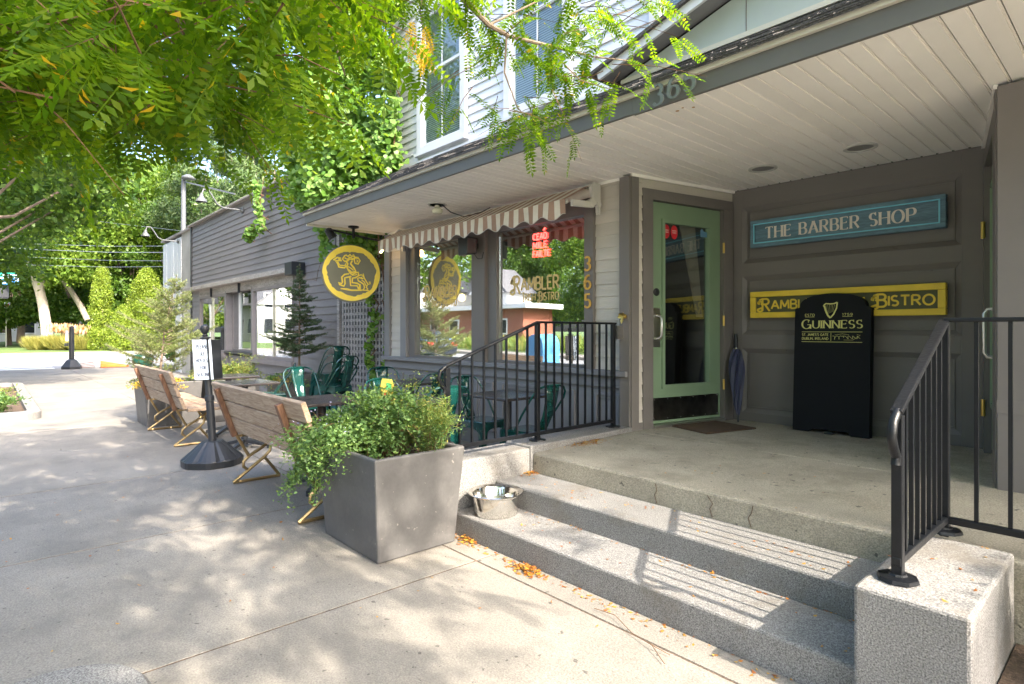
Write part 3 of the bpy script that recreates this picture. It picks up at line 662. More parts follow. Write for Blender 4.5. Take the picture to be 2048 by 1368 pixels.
# shingle courses of the canopy roof (rise from the drip edge to the wall)
n = 9; ya, za, yb, zb = 3.0, 2.802, 4.21, 3.49
for k in range(n):
    t0, t1 = k / n, (k + 1) / n; y0 = ya + (yb - ya) * t0; y1 = ya + (yb - ya) * t1 + .05; z0 = za + (zb - za) * t0; z1 = za + (zb - za) * (t1) + .028
    MB().hexa([(-7.40, y0, z0 + .008), (3.6, y0, z0 + .008), (3.6, y1, z1 - .012), (-7.40, y1, z1 - .012), (-7.40, y0, z0 + .024), (3.6, y0, z0 + .024), (3.6, y1, z1), (-7.40, y1, z1)]).build('shingle_course', shingle_m, B)
mb = MB()       # raised tab edges so the courses read as single shingles
for k in range(n):
    y0 = ya + (yb - ya) * k / n; z0 = za + (zb - za) * k / n; x = -7.4 + rnd.random() * .2
    while x < 3.4:
        w = rnd.uniform(.14, .30)
        if rnd.random() < .55: mb.hexa([(x, y0 - .006, z0 + .022), (x + w, y0 - .006, z0 + .022), (x + w, y0 + .14, z0 + .094), (x, y0 + .14, z0 + .094), (x, y0 - .006, z0 + .027), (x + w, y0 - .006, z0 + .027), (x + w, y0 + .14, z0 + .098), (x, y0 + .14, z0 + .098)])
        x += w + .01
stuff(mb.build('shingle_tabs', shingle_m, B))
MB().box(-7.3, 3.6, 4.195, 4.218, 3.48, 3.53).build('flashing', whitetrim, B)
# ------ upper storey
W = [(-6.42, -5.60), (-4.69, -3.93), (-2.80, -1.92)]
edges = [-7.33] + [v for w in W for v in (w[0] - .115, w[1] + .115)] + [3.5]
MB().box(-7.34, 3.5, 4.262, 4.40, 2.75, 7.4).build('upper_wall', vinyl, B)
for i in range(0, len(edges), 2): courses(edges[i], edges[i + 1], 3.45, 5.52, .105, 'vinyl_siding', vinyl, B, y=4.262, thick=.02)
courses(-7.33, 3.5, 5.53, 7.4, .21, 'vinyl_siding', vinyl, B, y=4.262, thick=.02)
for x0, x1 in W: 
    if x0 > -9: courses(x0 - .113, x1 + .113, 3.45, 3.59, .07, 'vinyl_siding', vinyl, B, y=4.262, thick=.02)
    f = MB().frame(x0 - .11, x1 + .11, 3.60, 5.50, 4.20, 4.27, .10).build('window_frame', whitetrim, B)
    MB().box(x0 - .13, x1 + .13, 4.17, 4.26, 3.585, 3.62).build('sill', whitetrim, f)
    s = MB().frame(x0, x1, 4.62, 5.39, 4.225, 4.258, .035).build('upper_sash', whitetrim, f)
    s = MB().frame(x0, x1, 3.705, 4.66, 4.243, 4.2615, .035).build('lower_sash', whitetrim, f)
    MB().box((x0 + x1) / 2 - .008, (x0 + x1) / 2 + .008, 4.238, 4.243, 3.74, 5.36).build('muntin', whitetrim, f)
    MB().box(x0 + .03, x1 - .03, 4.245, 4.249, 3.73, 5.38).build('pane', glass_up, f)
    mb = MB(); z = 3.74
    while z < 5.36: mb.quad((x0 + .03, 4.252, z), (x1 - .03, 4.252, z), (x1 - .03, 4.2605, z + .02), (x0 + .03, 4.2605, z + .02)); z += .025
    stuff(mb.build('blind_slats', blind_m, f))
# low pediment over the entrance
PY = 3.95; ax, az = .40, 4.36
pts = [V(-3.02, PY, 3.385), V(3.6, PY, 3.385), V(3.6, PY, 3.45), V(ax, PY, az), V(-3.02, PY, 3.40)]
MB().extrude(pts, (0, .27, 0)).build('pediment_panel', pale_panel, B)
for x in (-1.93, -.75): MB().bar((x, PY - .001, 3.39), (x + .0, PY - .001, 3.40 + (x + 3.02) / 3.42 * .96), .006, .004).build('panel_joint', taupe, B)
dirv = V(ax + 3.02, 0, az - 3.40)
MB().bar(V(-3.10, PY - .07, 3.40) + V(0, 0, .02), V(ax, PY - .07, az) + V(0, 0, .02), .16, .03, up=(0, 0, 1)).build('rake_soffit', greytrim, B)
MB().bar(V(-3.13, PY - .16, 3.415) + V(0, 0, .03), V(ax, PY - .16, az) + V(0, 0, .045), .025, .10, up=(0, 0, 1)).build('rake_board', whitetrim, B)
mb = MB(); mb.hexa([(-3.2, PY - .2, 3.44), (ax, PY - .2, az + .09), (ax, 4.2, az + .09), (-3.2, 4.2, 3.44), (-3.2, PY - .2, 3.47), (ax, PY - .2, az + .12), (ax, 4.2, az + .12), (-3.2, 4.2, 3.47)])
mb.build('pediment_roof', shingle_m, B)
MB().box(-3.0, 3.6, PY - .02, PY - .002, 3.365, 3.40).build('base_trim', crown_m, B)
MB().hexa([(-7.4, 4.15, 7.3), (4, 4.15, 7.3), (4, 9, 7.3), (-7.4, 9, 7.3), (-7.4, 6, 9.5), (4, 6, 9.5), (4, 6.4, 9.5), (-7.4, 6.4, 9.5)]).build('roof', shingle_m, B)
MB().box(-7.34, -7.26, 4.40, 9, 2.7, 7.4).build('side_wall', vinyl, B)
MB().box(-7.34, -7.26, 4.44, 9, -.1, 2.7).build('side_wall', clap_m, B)
MB().box(3.42, 3.5, 4.40, 9, -.1, 7.4).build('side_wall', vinyl, B)
mb = MB()
for (a, c, r) in ((-2.02, 3.22, .012), (-1.97, 3.2, .008), (-1.92, 3.24, .010)): mb.lathe([(r, 0), (r, .0006)], (a, c, 2.6935), 10)
mb.build('rust_spots', rust, B)

# ------------------------------------------------------------------ grey annex
A = thing('annex_building', 'low dark grey clapboard building with wide shop windows left of the bistro', 'building', (-14, 6, 0))
AY = 4.5; H = 4.34
MB().box(-19.02, -9.32, 4.53, 4.65, -.1, .70).build('lower_wall', annex_m, A); MB().box(-19.02, -9.32, 4.53, 4.65, 2.42, H).build('upper_wall', annex_m, A)
MB().box(-19.02, -18.12, 4.53, 4.65, .70, 2.42).build('pier', annex_m, A); MB().box(-11.40, -9.32, 4.53, 4.65, .70, 2.42).build('pier', annex_m, A)
z = .0
while z < H - .02:
    zt = min(z + .1335, H)
    segs = [(-18.98, -9.42)]
    if zt > .72 and z < 2.44: segs = [(-18.98, -18.14), (-11.38, -9.42)]
    elif z < .72: segs = [(-18.98, -15.80), (-13.6, -9.42)]
    for x0, x1 in segs:
        MB().hexa([(x0, AY - .016, z), (x1, AY - .016, z), (x1, AY + .031, z), (x0, AY + .031, z), (x0, AY + .001, zt + .003), (x1, AY + .001, zt + .003), (x1, AY + .031, zt + .003), (x0, AY + .031, zt + .003)]).build('clapboard', annex_m, A)
    z = zt
MB().box(-19.08, -18.982, 4.46, 4.66, 0, H).build('corner_board', annex_dark, A)
MB().box(-9.418, -9.33, 4.46, 4.66, 0, 3.6).build('corner_board', weather, A)
MB().box(-9.32, -9.22, 4.52, 5.0, 0, 3.4).build('door_jamb', annex_dark, A)
MB().box(-9.34, -8.9, 5.0, 5.1, 0, 3.4).build('alley_wall', annex_dark, A)
MB().box(-19.2, -9.25, 4.40, 4.75, H, H + .05).build('parapet_cap', weather, A, bevel=.01)
MB().box(-19.0, -9.3, 4.7, 12, H - .25, H - .1).build('flat_roof', roof_grey, A)
MB().box(-19.08, -19.0, 4.665, 12, 0, H).build('side_wall', annex_m, A); MB().box(-9.32, -9.25, 5.1, 12, 0, H - .06).build('side_wall', annex_m, A)
for k in range(5): MB().box(-19.5 + k * 1.72, -19.5 + k * 1.72 + 1.715, 4.30, 4.48, 2.43, 2.53).build('ledge_board', weather, A, bevel=.006)
MB().box(-11.15, -10.80, 4.22, 4.48, 2.36, 2.60).build('awning_housing', annex_dark, A, bevel=.01)
MB().box(-18.12, -11.38, 4.47, 4.52, 2.25, 2.425).build('header_board', weather, A)
for x in (-16.9, -14.6): MB().box(x, x + .03, 4.42, 4.468, 2.2, 2.45).build('bracket', annex_dark, A)
for x0, x1, zz in ((-18.14, -15.74, .74), (-13.75, -11.38, .70)):
    f = MB().frame(x0, x1, zz, 2.25, 4.47, 4.56, .06).build('window_frame', annex_trim, A)
    MB().box(x0 - .03, x1 + .03, 4.43, 4.56, zz - .11, zz - .003).build('sill', annex_trim, f)
    MB().box(x0 + .06, x1 - .06, 4.515, 4.52, zz + .06, 2.19).build('pane', glass, f)
    xm = x0 + (x1 - x0) * (.5 if x0 < -15 else .53)
    MB().box(xm - .025, xm + .025, 4.49, 4.514, zz + .06, 2.19).build('mullion', steel, f)
    for c in range(3):
        xx = x0 + .12 + c * .14 if x0 > -15 else x0 + .15
        mb = MB()
        for q in range(6): mb.quad((xx + q * .02, 4.60 + .015 * (q % 2), zz), (xx + (q + 1) * .02, 4.60 + .015 * ((q + 1) % 2), zz), (xx + (q + 1) * .02, 4.60 + .015 * ((q + 1) % 2), 2.2), (xx + q * .02, 4.60 + .015 * (q % 2), 2.2))
        if x0 > -15 or c == 0: mb.build('curtain', curtain_w, f)
# recessed bay between the windows
MB().box(-15.74, -15.68, 4.47, 5.3, .0, 2.3).build('bay_side', annex_m, A); MB().box(-13.81, -13.75, 4.47, 5.3, .0, 2.3).build('bay_side', annex_m, A)
MB().box(-15.68, -13.81, 4.56, 5.3, 2.3, 2.34).build('bay_ceiling', annex_dark, A)
MB().box(-15.68, -13.81, 4.60, 4.66, .0, .74).build('bay_panel', annex_dark, A); MB().box(-15.72, -13.76, 4.44, 4.70, .745, .80).build('bay_counter', annex_dark, A)
f = MB().frame(-15.68, -13.81, .8, 2.3, 4.62, 4.66, .05).build('window_frame', annex_trim, A); MB().box(-15.1, -15.05, 4.60, 4.66, .85, 2.25).build('mullion', whitetrim, f)
MB().box(-15.05, -13.86, 4.635, 4.64, .85, 2.25).build('pane', glass_up, f); MB().box(-15.63, -15.10, 4.635, 4.64, .85, 2.25).build('pane', glass, f)
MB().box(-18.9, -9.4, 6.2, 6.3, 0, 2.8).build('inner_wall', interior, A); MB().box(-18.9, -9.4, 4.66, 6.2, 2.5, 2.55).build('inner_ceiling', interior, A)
# pale building continuing behind
Wb = thing('white_building', 'pale stucco and white metal wall beyond the grey annex', 'building', (-21, 6, 0))
MB().box(-20.35, -19.09, 4.52, 9, -.1, 4.30).build('stucco_wall', mat('stucco', (.40, .385, .36), .85, var=.2, scale=1.5), Wb)
x = -22.8
while x < -20.36: MB().box(x, x + .235, 4.50 + .012 * rnd.random(), 9, 1.9 if x < -21.2 else -.1, 4.22).build('metal_panel', vinyl, Wb); x += .245
MB().hexa([(-22.8, 4.9, -.1), (-21.1, 4.9, -.1), (-21.1, 9, -.1), (-22.8, 9, -.1), (-22.8, 4.9, 1.9), (-21.1, 4.9, 1.9), (-21.1, 9, 1.9), (-22.8, 9, 1.9)]).build('recess_wall', annex_dark, Wb)
MB().bar((-22.8, 4.47, 1.35), (-21.15, 4.47, 2.25), .05, .12).build('brace', annex_trim, Wb)
MB().box(-22.9, -19.1, 4.45, 9, 4.302, 4.36).build('parapet_cap', weather, Wb)

def goose(name, label, x, z, L, drop, sx=-1):
    t = thing(name, label, 'wall lamp', (x, AY, z), 'gooseneck lamps on the grey annex')
    MB().lathe([(.07, 0), (.07, .03), (.03, .05)], (x, AY - .016, z), 14, (0, -1, 0)).build('wall_flange', galv, t, smooth=True)
    pth = [V(x, AY - .05, z), V(x, AY - .45, z), V(x, AY - .58, z + .07), V(x, AY - .70, z + .27), V(x, AY - .77, z + .36), V(x, AY - .86, z + .36), V(x, AY - .90, z + .24)]
    MB().tube(pth, .017, 8).build('arm', galv, t, smooth=True)
    MB().lathe([(.03, .0), (.04, -.04), (.05, -.08), (.10, -.14), (.12, -.19), (.118, -.19), (.10, -.14)], (x, AY - .905, z + .26), 20).build('lamp_shade', galv, t, smooth=True)
    return t
goose('gooseneck_lamp', 'galvanised gooseneck lamp on the grey clapboards near the parapet, nearer one', -14.4, 4.13, 1, 1)
goose('gooseneck_lamp', 'galvanised gooseneck lamp at the far end above the pale wall', -20.6, 4.1, 1, 1)

# lattice between the buildings
Lt = thing('lattice_screen', 'grey square wooden lattice filling the gap beside the bistro', 'lattice', (-8.5, 4.45, 0))
for k in range(18): x = -9.18 + k * .102; MB().box(x, x + .045, 4.44, 4.449, .0, 3.0).build('lath', weather, Lt)
for k in range(29): z = .03 + k * .102; MB().box(-9.2, -7.37, 4.449, 4.458, z, z + .045).build('lath', weather, Lt)
MB().box(-9.3, -7.36, 4.55, 4.6, 0, 3.2).build('backing', annex_dark, Lt)

# ------------------------------------------------------------------ signs
def framed_sign(name, label, x0, x1, z0, z1, mframe, mface, fw, y=5.50):
    t = thing(name, label, 'sign', ((x0 + x1) / 2, y, z0))
    MB().box(x0 + .01, x1 - .01, y - .045, y - .001, z0 + .01, z1 - .01).build('board', mface, t)
    for a in ((x0, x1, z1 - fw, z1), (x0, x1, z0, z0 + fw)): MB().box(a[0], a[1], y - .065, y - .002, a[2], a[3]).build('frame_rail', mframe, t, bevel=.006)
    for a in ((x0, x0 + fw), (x1 - fw, x1)): MB().box(a[0], a[1], y - .0652, y - .002, z0 + fw + .0005, z1 - fw - .0005).build('frame_rail', mframe, t, bevel=.006)
    return t
t = framed_sign('barber_sign', 'weathered blue sign with white serif letters hung high on the back wall', -2.62, -1.085, 2.105, 2.362, barber_blue, barber_blue, .045)
MB().frame(-2.585, -1.12, 2.14, 2.327, 5.427, 5.434, .010).build('bead', cyan_line, t)
lettering('lettering', 'THE BARBER SHOP', (-2.475, 5.455, 2.182), UX, UZ, 1.19, .105, signwhite, t, thick=.185, thin=.05, serif=True, sp=.30, space=.66)
t = framed_sign('bistro_sign', 'yellow framed olive bistro sign hung below the blue sign', -2.62, -1.085, 1.435, 1.683, signyellow, sign_olive, .052)
lettering('lettering', 'rAMBLER iRISH bISTRO', (-2.53, 5.455, 1.518), UX, UZ, 1.37, .078, signyellow, t, thick=.19, sp=.22, space=.7, big=1.32)
# black board leaning against the back wall
t = thing('advertising_board', 'tall black arched board with yellow print leaning on the back wall', 'sign board', (-1.9, 5.2, .437))
TL = Matrix.Translation((-1.872, 5.315, .437)) @ Matrix.Rotation(math.radians(-3.0), 4, 'X')
def arch(w, zs, zt, z0=0, n=18):
    pts = [(-w, z0), (w, z0), (w, zs)]
    for k in range(1, n): a = PI * k / n; pts.append(((w - .05) * math.cos(a), zs + (zt - zs) * math.sin(a) ** .8))
    pts.append((-w, zs)); return pts
foot = [(-.302, 0), (-.17, 0), (-.14, .03), (.14, .03), (.17, 0), (.302, 0)]
mb = MB(); pts = foot + [(.302, 1.07)] + [(.262 * math.cos(PI * k / 18), 1.085 + .115 * math.sin(PI * k / 18) ** .8) for k in range(0, 19)] + [(-.302, 1.07)]
mb.extrude([V(a, .0, b) for a, b in pts], (0, .028, 0)).xf(TL).build('front_panel', black_board, t)
MB().extrude([V(a, .05, b) for a, b in pts], (0, .028, 0)).xf(TL).build('rear_panel', black_board, t)
mb = MB()
for a in (-.2, .17): mb.box(a, a + .03, .028, .05, .03, .07)
mb.xf(TL).build('spacer', black_board, t)
MB().box(-.03, .03, -.03, .03, .0, .02).xf(TL).build('foot_clamp', blackplastic, t)
TR = TL.to_3x3()
bl = lambda a, b: TL @ V(a, 0, b)
ux, uv = TR @ UX, TR @ UZ
lettering('lettering', 'GUINNESS', bl(0, .90), ux, uv, .475, .066, board_yellow, t, thick=.20, thin=.07, serif=True, sp=.26, depth=.0012, lift=.0006, big=1.2, center=True)
lettering('lettering', 'ESTD', bl(-.175, 1.005), ux, uv, .078, .020, board_yellow, t, thick=.15, sp=.3, depth=.0012, lift=.0006, center=True)
lettering('lettering', '1759', bl(.125, 1.005), ux, uv, .078, .020, board_yellow, t, thick=.15, sp=.3, depth=.0012, lift=.0006, center=True)
lettering('lettering', "ST. JAMES'S GATE", bl(-.236, .834), ux, uv, .215, .020, board_yellow, t, thick=.16, sp=.25, depth=.0012, lift=.0006)
lettering('lettering', 'DUBLIN, IRELAND', bl(-.236, .80), ux, uv, .215, .020, board_yellow, t, thick=.16, sp=.25, depth=.0012, lift=.0006)
mb = MB(); nb = TR @ V(0, -1, 0)
def st(pts, w): ribbon(mb, pts, lambda d: w, bl(0, 0) + nb * (.0007 + len(mb.v) % 37 * .00002), ux, uv, nb, .001)
st([(-.24, .868), (.24, .868)], .004); st([(-.24, .782), (.24, .782)], .004); st([(.0, .862), (.0, .79)], .003)
st([(-.213, .998), (-.136, .998)], .003); st([(.087, .998), (.164, .998)], .003)
mb.build('rules', board_yellow, t)
mb = MB()   # small harp shape, as printed
st([(-.06, 1.10), (-.045, 1.112), (-.01, 1.108), (.02, 1.11), (.045, 1.12)], .010); st([(.045, 1.12), (.04, 1.07), (.018, 1.02), (-.008, .988)], .011)
st([(-.058, 1.095), (-.045, 1.05), (-.028, 1.01), (-.008, .988)], .014); st([(-.062, 1.10), (-.066, 1.09), (-.058, 1.088)], .006)
for k in range(6): st([(-.045 + k * .014, 1.103), (-.028 + k * .008, 1.02 + k * .004)], .0016)
mb.build('emblem', board_yellow, t)
mb = MB(); pts = []
for k in range(60):
    q = k / 59; pts.append((.012 + q * .21 + .008 * math.sin(q * 38), .818 + q * .006 + (.016 * math.sin(q * 41 + 1) * (1 - .3 * q)) + (.012 if .35 < q < .45 else 0)))
st(pts, .0028); st([(.03, .842), (.09, .852), (.14, .843)], .002); st([(.10, .80), (.17, .80), (.225, .842), (.20, .846)], .002)
mb.build('signature', board_yellow, t)
# round hanging sign
RC = V(-7.05, 3.54, 2.055); t = thing('round_sign', 'round olive and yellow hanging sign with a running figure and dog', 'sign', RC)
sn = V(.955, -.30, 0).normalized(); su = V(-sn.y, sn.x, 0)  # su: to the viewer's right
MB().lathe([(.372, -.02), (.378, 0), (.372, .02)], RC, 56, sn).build('disc', sign_round, t)
def rp(a, b): return (a * .372, b * .372)
mb = MB(); n = 72; vs = []; fs = []; ph = [rnd.uniform(-.02, .02) for _ in range(n)]
o0 = RC + sn * .0205
for k in range(n):
    a = 2 * PI * k / n; ri = .80 + .035 * math.sin(2.3 * a + 1) + .02 * math.sin(7 * a) + ph[k]; ro = .985 - (.03 if 3.2 < a < 5.2 else 0)
    for r in (ri, ro):
        for h in (.003, 0): vs.append(o0 + su * (r * .372 * math.cos(a)) + UZ * (r * .372 * math.sin(a)) + sn * h)
for k in range(n):
    p, q = k * 4, ((k + 1) % n) * 4; fs += [(p, p + 2, q + 2, q), (p + 1, p, q, q + 1), (p + 2, p + 3, q + 3, q + 2)]
mb.add(vs, fs).build('painted_ring', signyellow, t)
EM = [  # running figure with bundle and small dog, thin brushed outline strokes (photo measure)
 ([(180, 560), (230, 520), (275, 525), (265, 560), (205, 570), (235, 600), (250, 650), (330, 660), (350, 625)], 14),
 ([(235, 575), (262, 625), (330, 630), (345, 600)], 10), ([(250, 520), (262, 560), (290, 560)], 16),
 ([(300, 540), (330, 490), (350, 480), (375, 500), (400, 470), (430, 500), (450, 470), (470, 510), (430, 545), (400, 530), (370, 560), (330, 570), (300, 540)], 13),
 ([(330, 520), (365, 540), (400, 505), (440, 530)], 11), ([(350, 570), (370, 600), (360, 650), (385, 700), (430, 720), (480, 700), (455, 655), (410, 600), (430, 560)], 15),
 ([(375, 640), (420, 665), (450, 690)], 9), ([(380, 680), (410, 700)], 9), ([(470, 515), (520, 520), (540, 550), (510, 600), (470, 590), (460, 550), (470, 515)], 11),
 ([(490, 540), (515, 555), (490, 575)], 8), ([(440, 470), (445, 500), (520, 505)], 8),
 ([(385, 740), (330, 750), (290, 790), (300, 860), (290, 880), (245, 870), (260, 895), (320, 915), (335, 880), (330, 800), (385, 785), (420, 775)], 13),
 ([(390, 720), (430, 750), (480, 720), (515, 715), (520, 760), (480, 790), (435, 800), (430, 860), (500, 870), (535, 890), (525, 940)], 14),
 ([(400, 790), (410, 905), (500, 905), (515, 945), (545, 950)], 12), ([(430, 760), (470, 755), (500, 740)], 8),
 ([(530, 760), (555, 745), (575, 770), (580, 730), (595, 790), (570, 800), (530, 790), (505, 800), (515, 835), (545, 850)], 11),
 ([(595, 790), (625, 840), (650, 880), (680, 870), (675, 845), (660, 850)], 10), ([(545, 850), (590, 880), (600, 930), (580, 960), (610, 962)], 11),
 ([(560, 820), (600, 850), (620, 900)], 8), ([(640, 885), (625, 920), (645, 945), (630, 962)], 11), ([(540, 880), (545, 950)], 9), ([(555, 780), (575, 810)], 8),
 ([(275, 952), (360, 950), (420, 965), (560, 962), (665, 968)], 9), ([(300, 955), (420, 975), (560, 970)], 7)]
mb = MB()
for i, (pts, w) in enumerate(EM):
    q = [((x - 425) / 380 * .355, (735 - y) / 400 * .372) for x, y in pts]
    ribbon(mb, q, lambda d: w / 385 * .372 * 1.5, o0 + sn * (.0004 + i * .0001), su, UZ, sn, .002)
mb.build('painted_figure', signyellow, t)
for s in (-1, 1): MB().tube([RC + su * .2 * s + UZ * .34, RC + su * .2 * s + UZ * .545], .004, 6).build('hanger', iron, t)
t = thing('sign_bracket', 'black pipe bracket under the soffit holding the round sign', 'bracket', (-7.15, 3.65, 2.69))
MB().lathe([(.07, 0), (.07, -.018), (.03, -.03)], (-7.15, 3.62, 2.694), 18).build('flange', iron, t, smooth=True)
MB().tube([(-7.15, 3.62, 2.68), (-7.15, 3.62, 2.54)], .02, 10).build('stem', iron, t, smooth=True)
c0 = V(-7.15, 3.62, 2.58); MB().tube([c0 - su * .29 + UZ * .05, c0 + su * .36 - UZ * .06], .014, 8).build('cross_bar', iron, t, smooth=True)
hd = c0 - su * .31 + UZ * .02
MB().lathe([(.025, -.05), (.05, -.03), (.055, .05), (.06, .09), (.05, .09)], hd, 14, V(.1, .1, -1) - su * -.5).build('spot_head', iron, t, smooth=True)
lp = thing('sign_lamp', 'lit amber bulb on the sign bracket beside the awning', 'lamp', c0 + su * .37 - UZ * .1)
MB().lathe([(.022, 0), (.022, -.06), (.03, -.07)], c0 + su * .36 - UZ * .05, 12).build('socket', iron, lp, smooth=True)
MB().lathe([(.012, -.07), (.032, -.10), (.034, -.13), (.02, -.16), (.003, -.17)], c0 + su * .36 - UZ * .05, 14).build('bulb', bulb_m, lp, smooth=True)

# fascia number, door post numbers
def numeral(ch, o, w, size, m, label, grp, thick, serif=False, rot=0):
    t = thing('house_number', label, 'house number', o, grp)
    lettering('numeral', ch, o, UX, UZ, None, size, m, t, thick=thick, thin=thick * .45 if serif else thick * .8, depth=.008, lift=.004)
    return t
for ch, x, z, la in (('3', -2.05, 2.69, 'weathered metal numeral three on the dark fascia'), ('6', -1.945, 2.70, 'weathered metal numeral six on the dark fascia'), ('5', -1.84, 2.71, 'weathered metal numeral five on the dark fascia')):
    numeral(ch, (x, 3.016, z - .01), .07, .12, numgrey, la, 'metal numerals on the canopy fascia', .2, True)
for ch, z, la in (('3', 1.88, 'gold numeral three, top of the column beside the window'), ('6', 1.705, 'gold numeral six, middle of the column beside the window'), ('5', 1.53, 'gold numeral five, bottom of the column beside the window')):
    numeral(ch, (-3.612, 4.188, z), .07, .125, goldleaf, la, 'gold numerals beside the right window', .17)
# window lettering (flat gilt on the glass)
def win_text(x0, x1, z, k):
    t = thing('window_lettering', ['gilt restaurant name painted on the left shop window', 'gilt restaurant name painted on the right shop window'][k], 'window lettering', ((x0 + x1) / 2, 4.283, z), 'gilt names on the shop windows')
    w = x1 - x0
    lettering('lettering', 'rAMBLER', (x0 + .03, 4.284, z), UX, UZ, w - .03, .13, goldpaint, t, thick=.17, sp=.2, big=1.3, depth=.0006, lift=.0004)
    lettering('lettering', 'iRISH bISTRO', (x0 + w * .27, 4.284, z - .115), UX, UZ, w * .73, .075, goldpaint, t, thick=.16, sp=.26, space=.5, big=1.25, depth=.0006, lift=.0004)
win_text(-6.50, -5.76, 1.735, 0); win_text(-4.77, -4.045, 1.745, 1)
# neon sign behind the glass
t = thing('neon_sign', 'small red neon greeting hanging inside the right window', 'neon sign', (-4.3, 4.30, 2.1))
for txt, z in (('CEAD', 2.265), ('MILE', 2.175), ('FAILTE', 2.085)): lettering('neon_tube', txt, (-4.41, 4.28, z), UX, UZ, .20 if len(txt) < 5 else .24, .062, neon_m, t, thick=.13, sp=.3, depth=.004, lift=.001)
MB().bar((-4.26, 4.279, 2.352), (-4.235, 4.279, 2.375), .008).bar((-4.36, 4.279, 2.157 + .1), (-4.34, 4.279, 2.157 + .115), .006).build('neon_tube', neon_m, t)
for x in (-4.36, -4.15): MB().tube([(x, 4.31, 2.15), (x, 4.31, 2.5)], .002, 5).build('hanging_wire', iron, t)
# pendant lamp inside left window
t = thing('pendant_lamp', 'lit amber pendant lamp inside the left shop window', 'lamp', (-7.0, 5.3, 1.75))
MB().lathe([(.012, .06), (.035, .05), (.045, 0), (.035, -.04), (.01, -.05)], (-7.0, 5.3, 1.80), 12).build('lamp_shade', bulb_m, t, smooth=True); MB().tube([(-7.0, 5.3, 1.9), (-7.0, 5.3, 2.7)], .006, 6).build('cord', iron, t)
# vintage knocker shaped like leaves on the corner post
t = thing('brass_ornament', 'shiny brass flower shaped ornament screwed to the corner post', 'ornament', (-3.15, 4.15, 1.42))
for k, (a, l) in enumerate(((150, .05), (190, .055), (235, .03), (20, .045), (70, .04), (270, .075))):
    c = V(-3.145, 4.15, 1.44); d = V(math.cos(math.radians(a)), -.35, math.sin(math.radians(a))).normalized(); s = d.cross(V(0, 1, 0)).normalized()
    MB().add([c, c + d * l * .5 + s * .018 + V(0, -.006, 0), c + d * l, c + d * l * .5 - s * .018 + V(0, -.006, 0), c + d * l * .5 + V(0, .012, 0)], [(0, 1, 4), (1, 2, 4), (2, 3, 4), (3, 0, 4), (0, 3, 2, 1)]).build('petal', brass, t)
MB().lathe([(.02, 0), (.022, .02), (.008, .03)], (-3.145, 4.178, 1.44), 12, (0, -1, 0)).build('boss', brass, t, smooth=True)

# ------------------------------------------------------------------ awning
t = thing('striped_awning', 'retracted taupe and cream striped awning over the shop windows', 'awning', (-5.15, 4.0, 2.5))
X0, X1 = -6.80, -3.50; yb, zb, yr, zr = 3.80, 2.468, 4.12, 2.62
nst = 49; w = (X1 - X0) / nst
def wav(x): return .012 * math.sin((x - X0) * 13) + .006 * math.sin((x - X0) * 31)
MB().tube([(X0 - .05, 4.13, 2.585), (X1 + .07, 4.13, 2.585)], .045, 14).build('roller', stripe_w, t, smooth=True)
for xx in (X0 - .065, X1 + .055): MB().lathe([(.058, 0), (.058, .018)], (xx, 4.13, 2.585), 24, (1, 0, 0)).build('end_cap', plastic_white, t)
MB().tube([(X0, yb + .01, zb - .012), (X1, yb + .01, zb - .012)], .018, 10).build('front_bar', plastic_white, t, smooth=True)
for par, mm, nm in ((0, stripe_t, 'taupe_stripe'), (1, stripe_w, 'cream_stripe')):
    for k in range(par, nst, 2):
        mb = MB(); a0 = X0 + k * w; sub = 3
        for q in range(sub):
            xa, xb = a0 + w * q / sub, a0 + w * (q + 1) / sub
            mb.quad((xa, yb, zb + .01), (xb, yb, zb + .01), (xb, yr, zr + .028), (xa, yr, zr + .028))
            ha = .150 + .024 * math.cos((xa - X0) / .262 * 2 * PI); hb = .150 + .024 * math.cos((xb - X0) / .262 * 2 * PI)
            rows = 4
            for r in range(rows):
                f0, f1 = r / rows, (r + 1) / rows
                mb.quad((xa, yb - .012 - wav(xa) * f0, zb + .01 - ha * f0), (xb, yb - .012 - wav(xb) * f0, zb + .01 - hb * f0), (xb, yb - .012 - wav(xb) * f1, zb + .01 - hb * f1), (xa, yb - .012 - wav(xa) * f1, zb + .01 - ha * f1))
            mb.quad((xa, yb, zb + .01), (xa, yb - .012, zb + .01), (xb, yb - .012, zb + .01), (xb, yb, zb + .01))
        mb.build(nm, mm, t, smooth=False)
mb = MB(); m_ = 120
pt = [V(X0 + (X1 - X0) * k / m_, yb - .0135 - wav(X0 + (X1 - X0) * k / m_), zb + .01 - .150 - .024 * math.cos(((X1 - X0) * k / m_) / .262 * 2 * PI)) for k in range(m_ + 1)]
mb.tube(pt, .003, 4).build('valance_piping', plastic_white, t)
for x in (X0 - .02, X1 + .05):
    MB().bar((x, 4.18, 2.53), (x, 4.05, 2.46), .035, .07).bar((x, 4.10, 2.46), (x, yb + .02, zb - .03), .03, .055).build('arm', plastic_white, t)
    MB().extrude([V(x - .01, 4.19, 2.66), V(x - .01, 4.10, 2.665), V(x - .01, 4.06, 2.62), V(x - .01, 4.08, 2.52), V(x - .01, 4.15, 2.47), V(x - .01, 4.16, 2.38), V(x - .01, 4.19, 2.38)], (.03, 0, 0)).build('end_bracket', plastic_white, t)
    MB().box(x - .02, x + .03, 4.14, 4.19, 2.45, 2.49).build('knuckle', plastic_white, t)
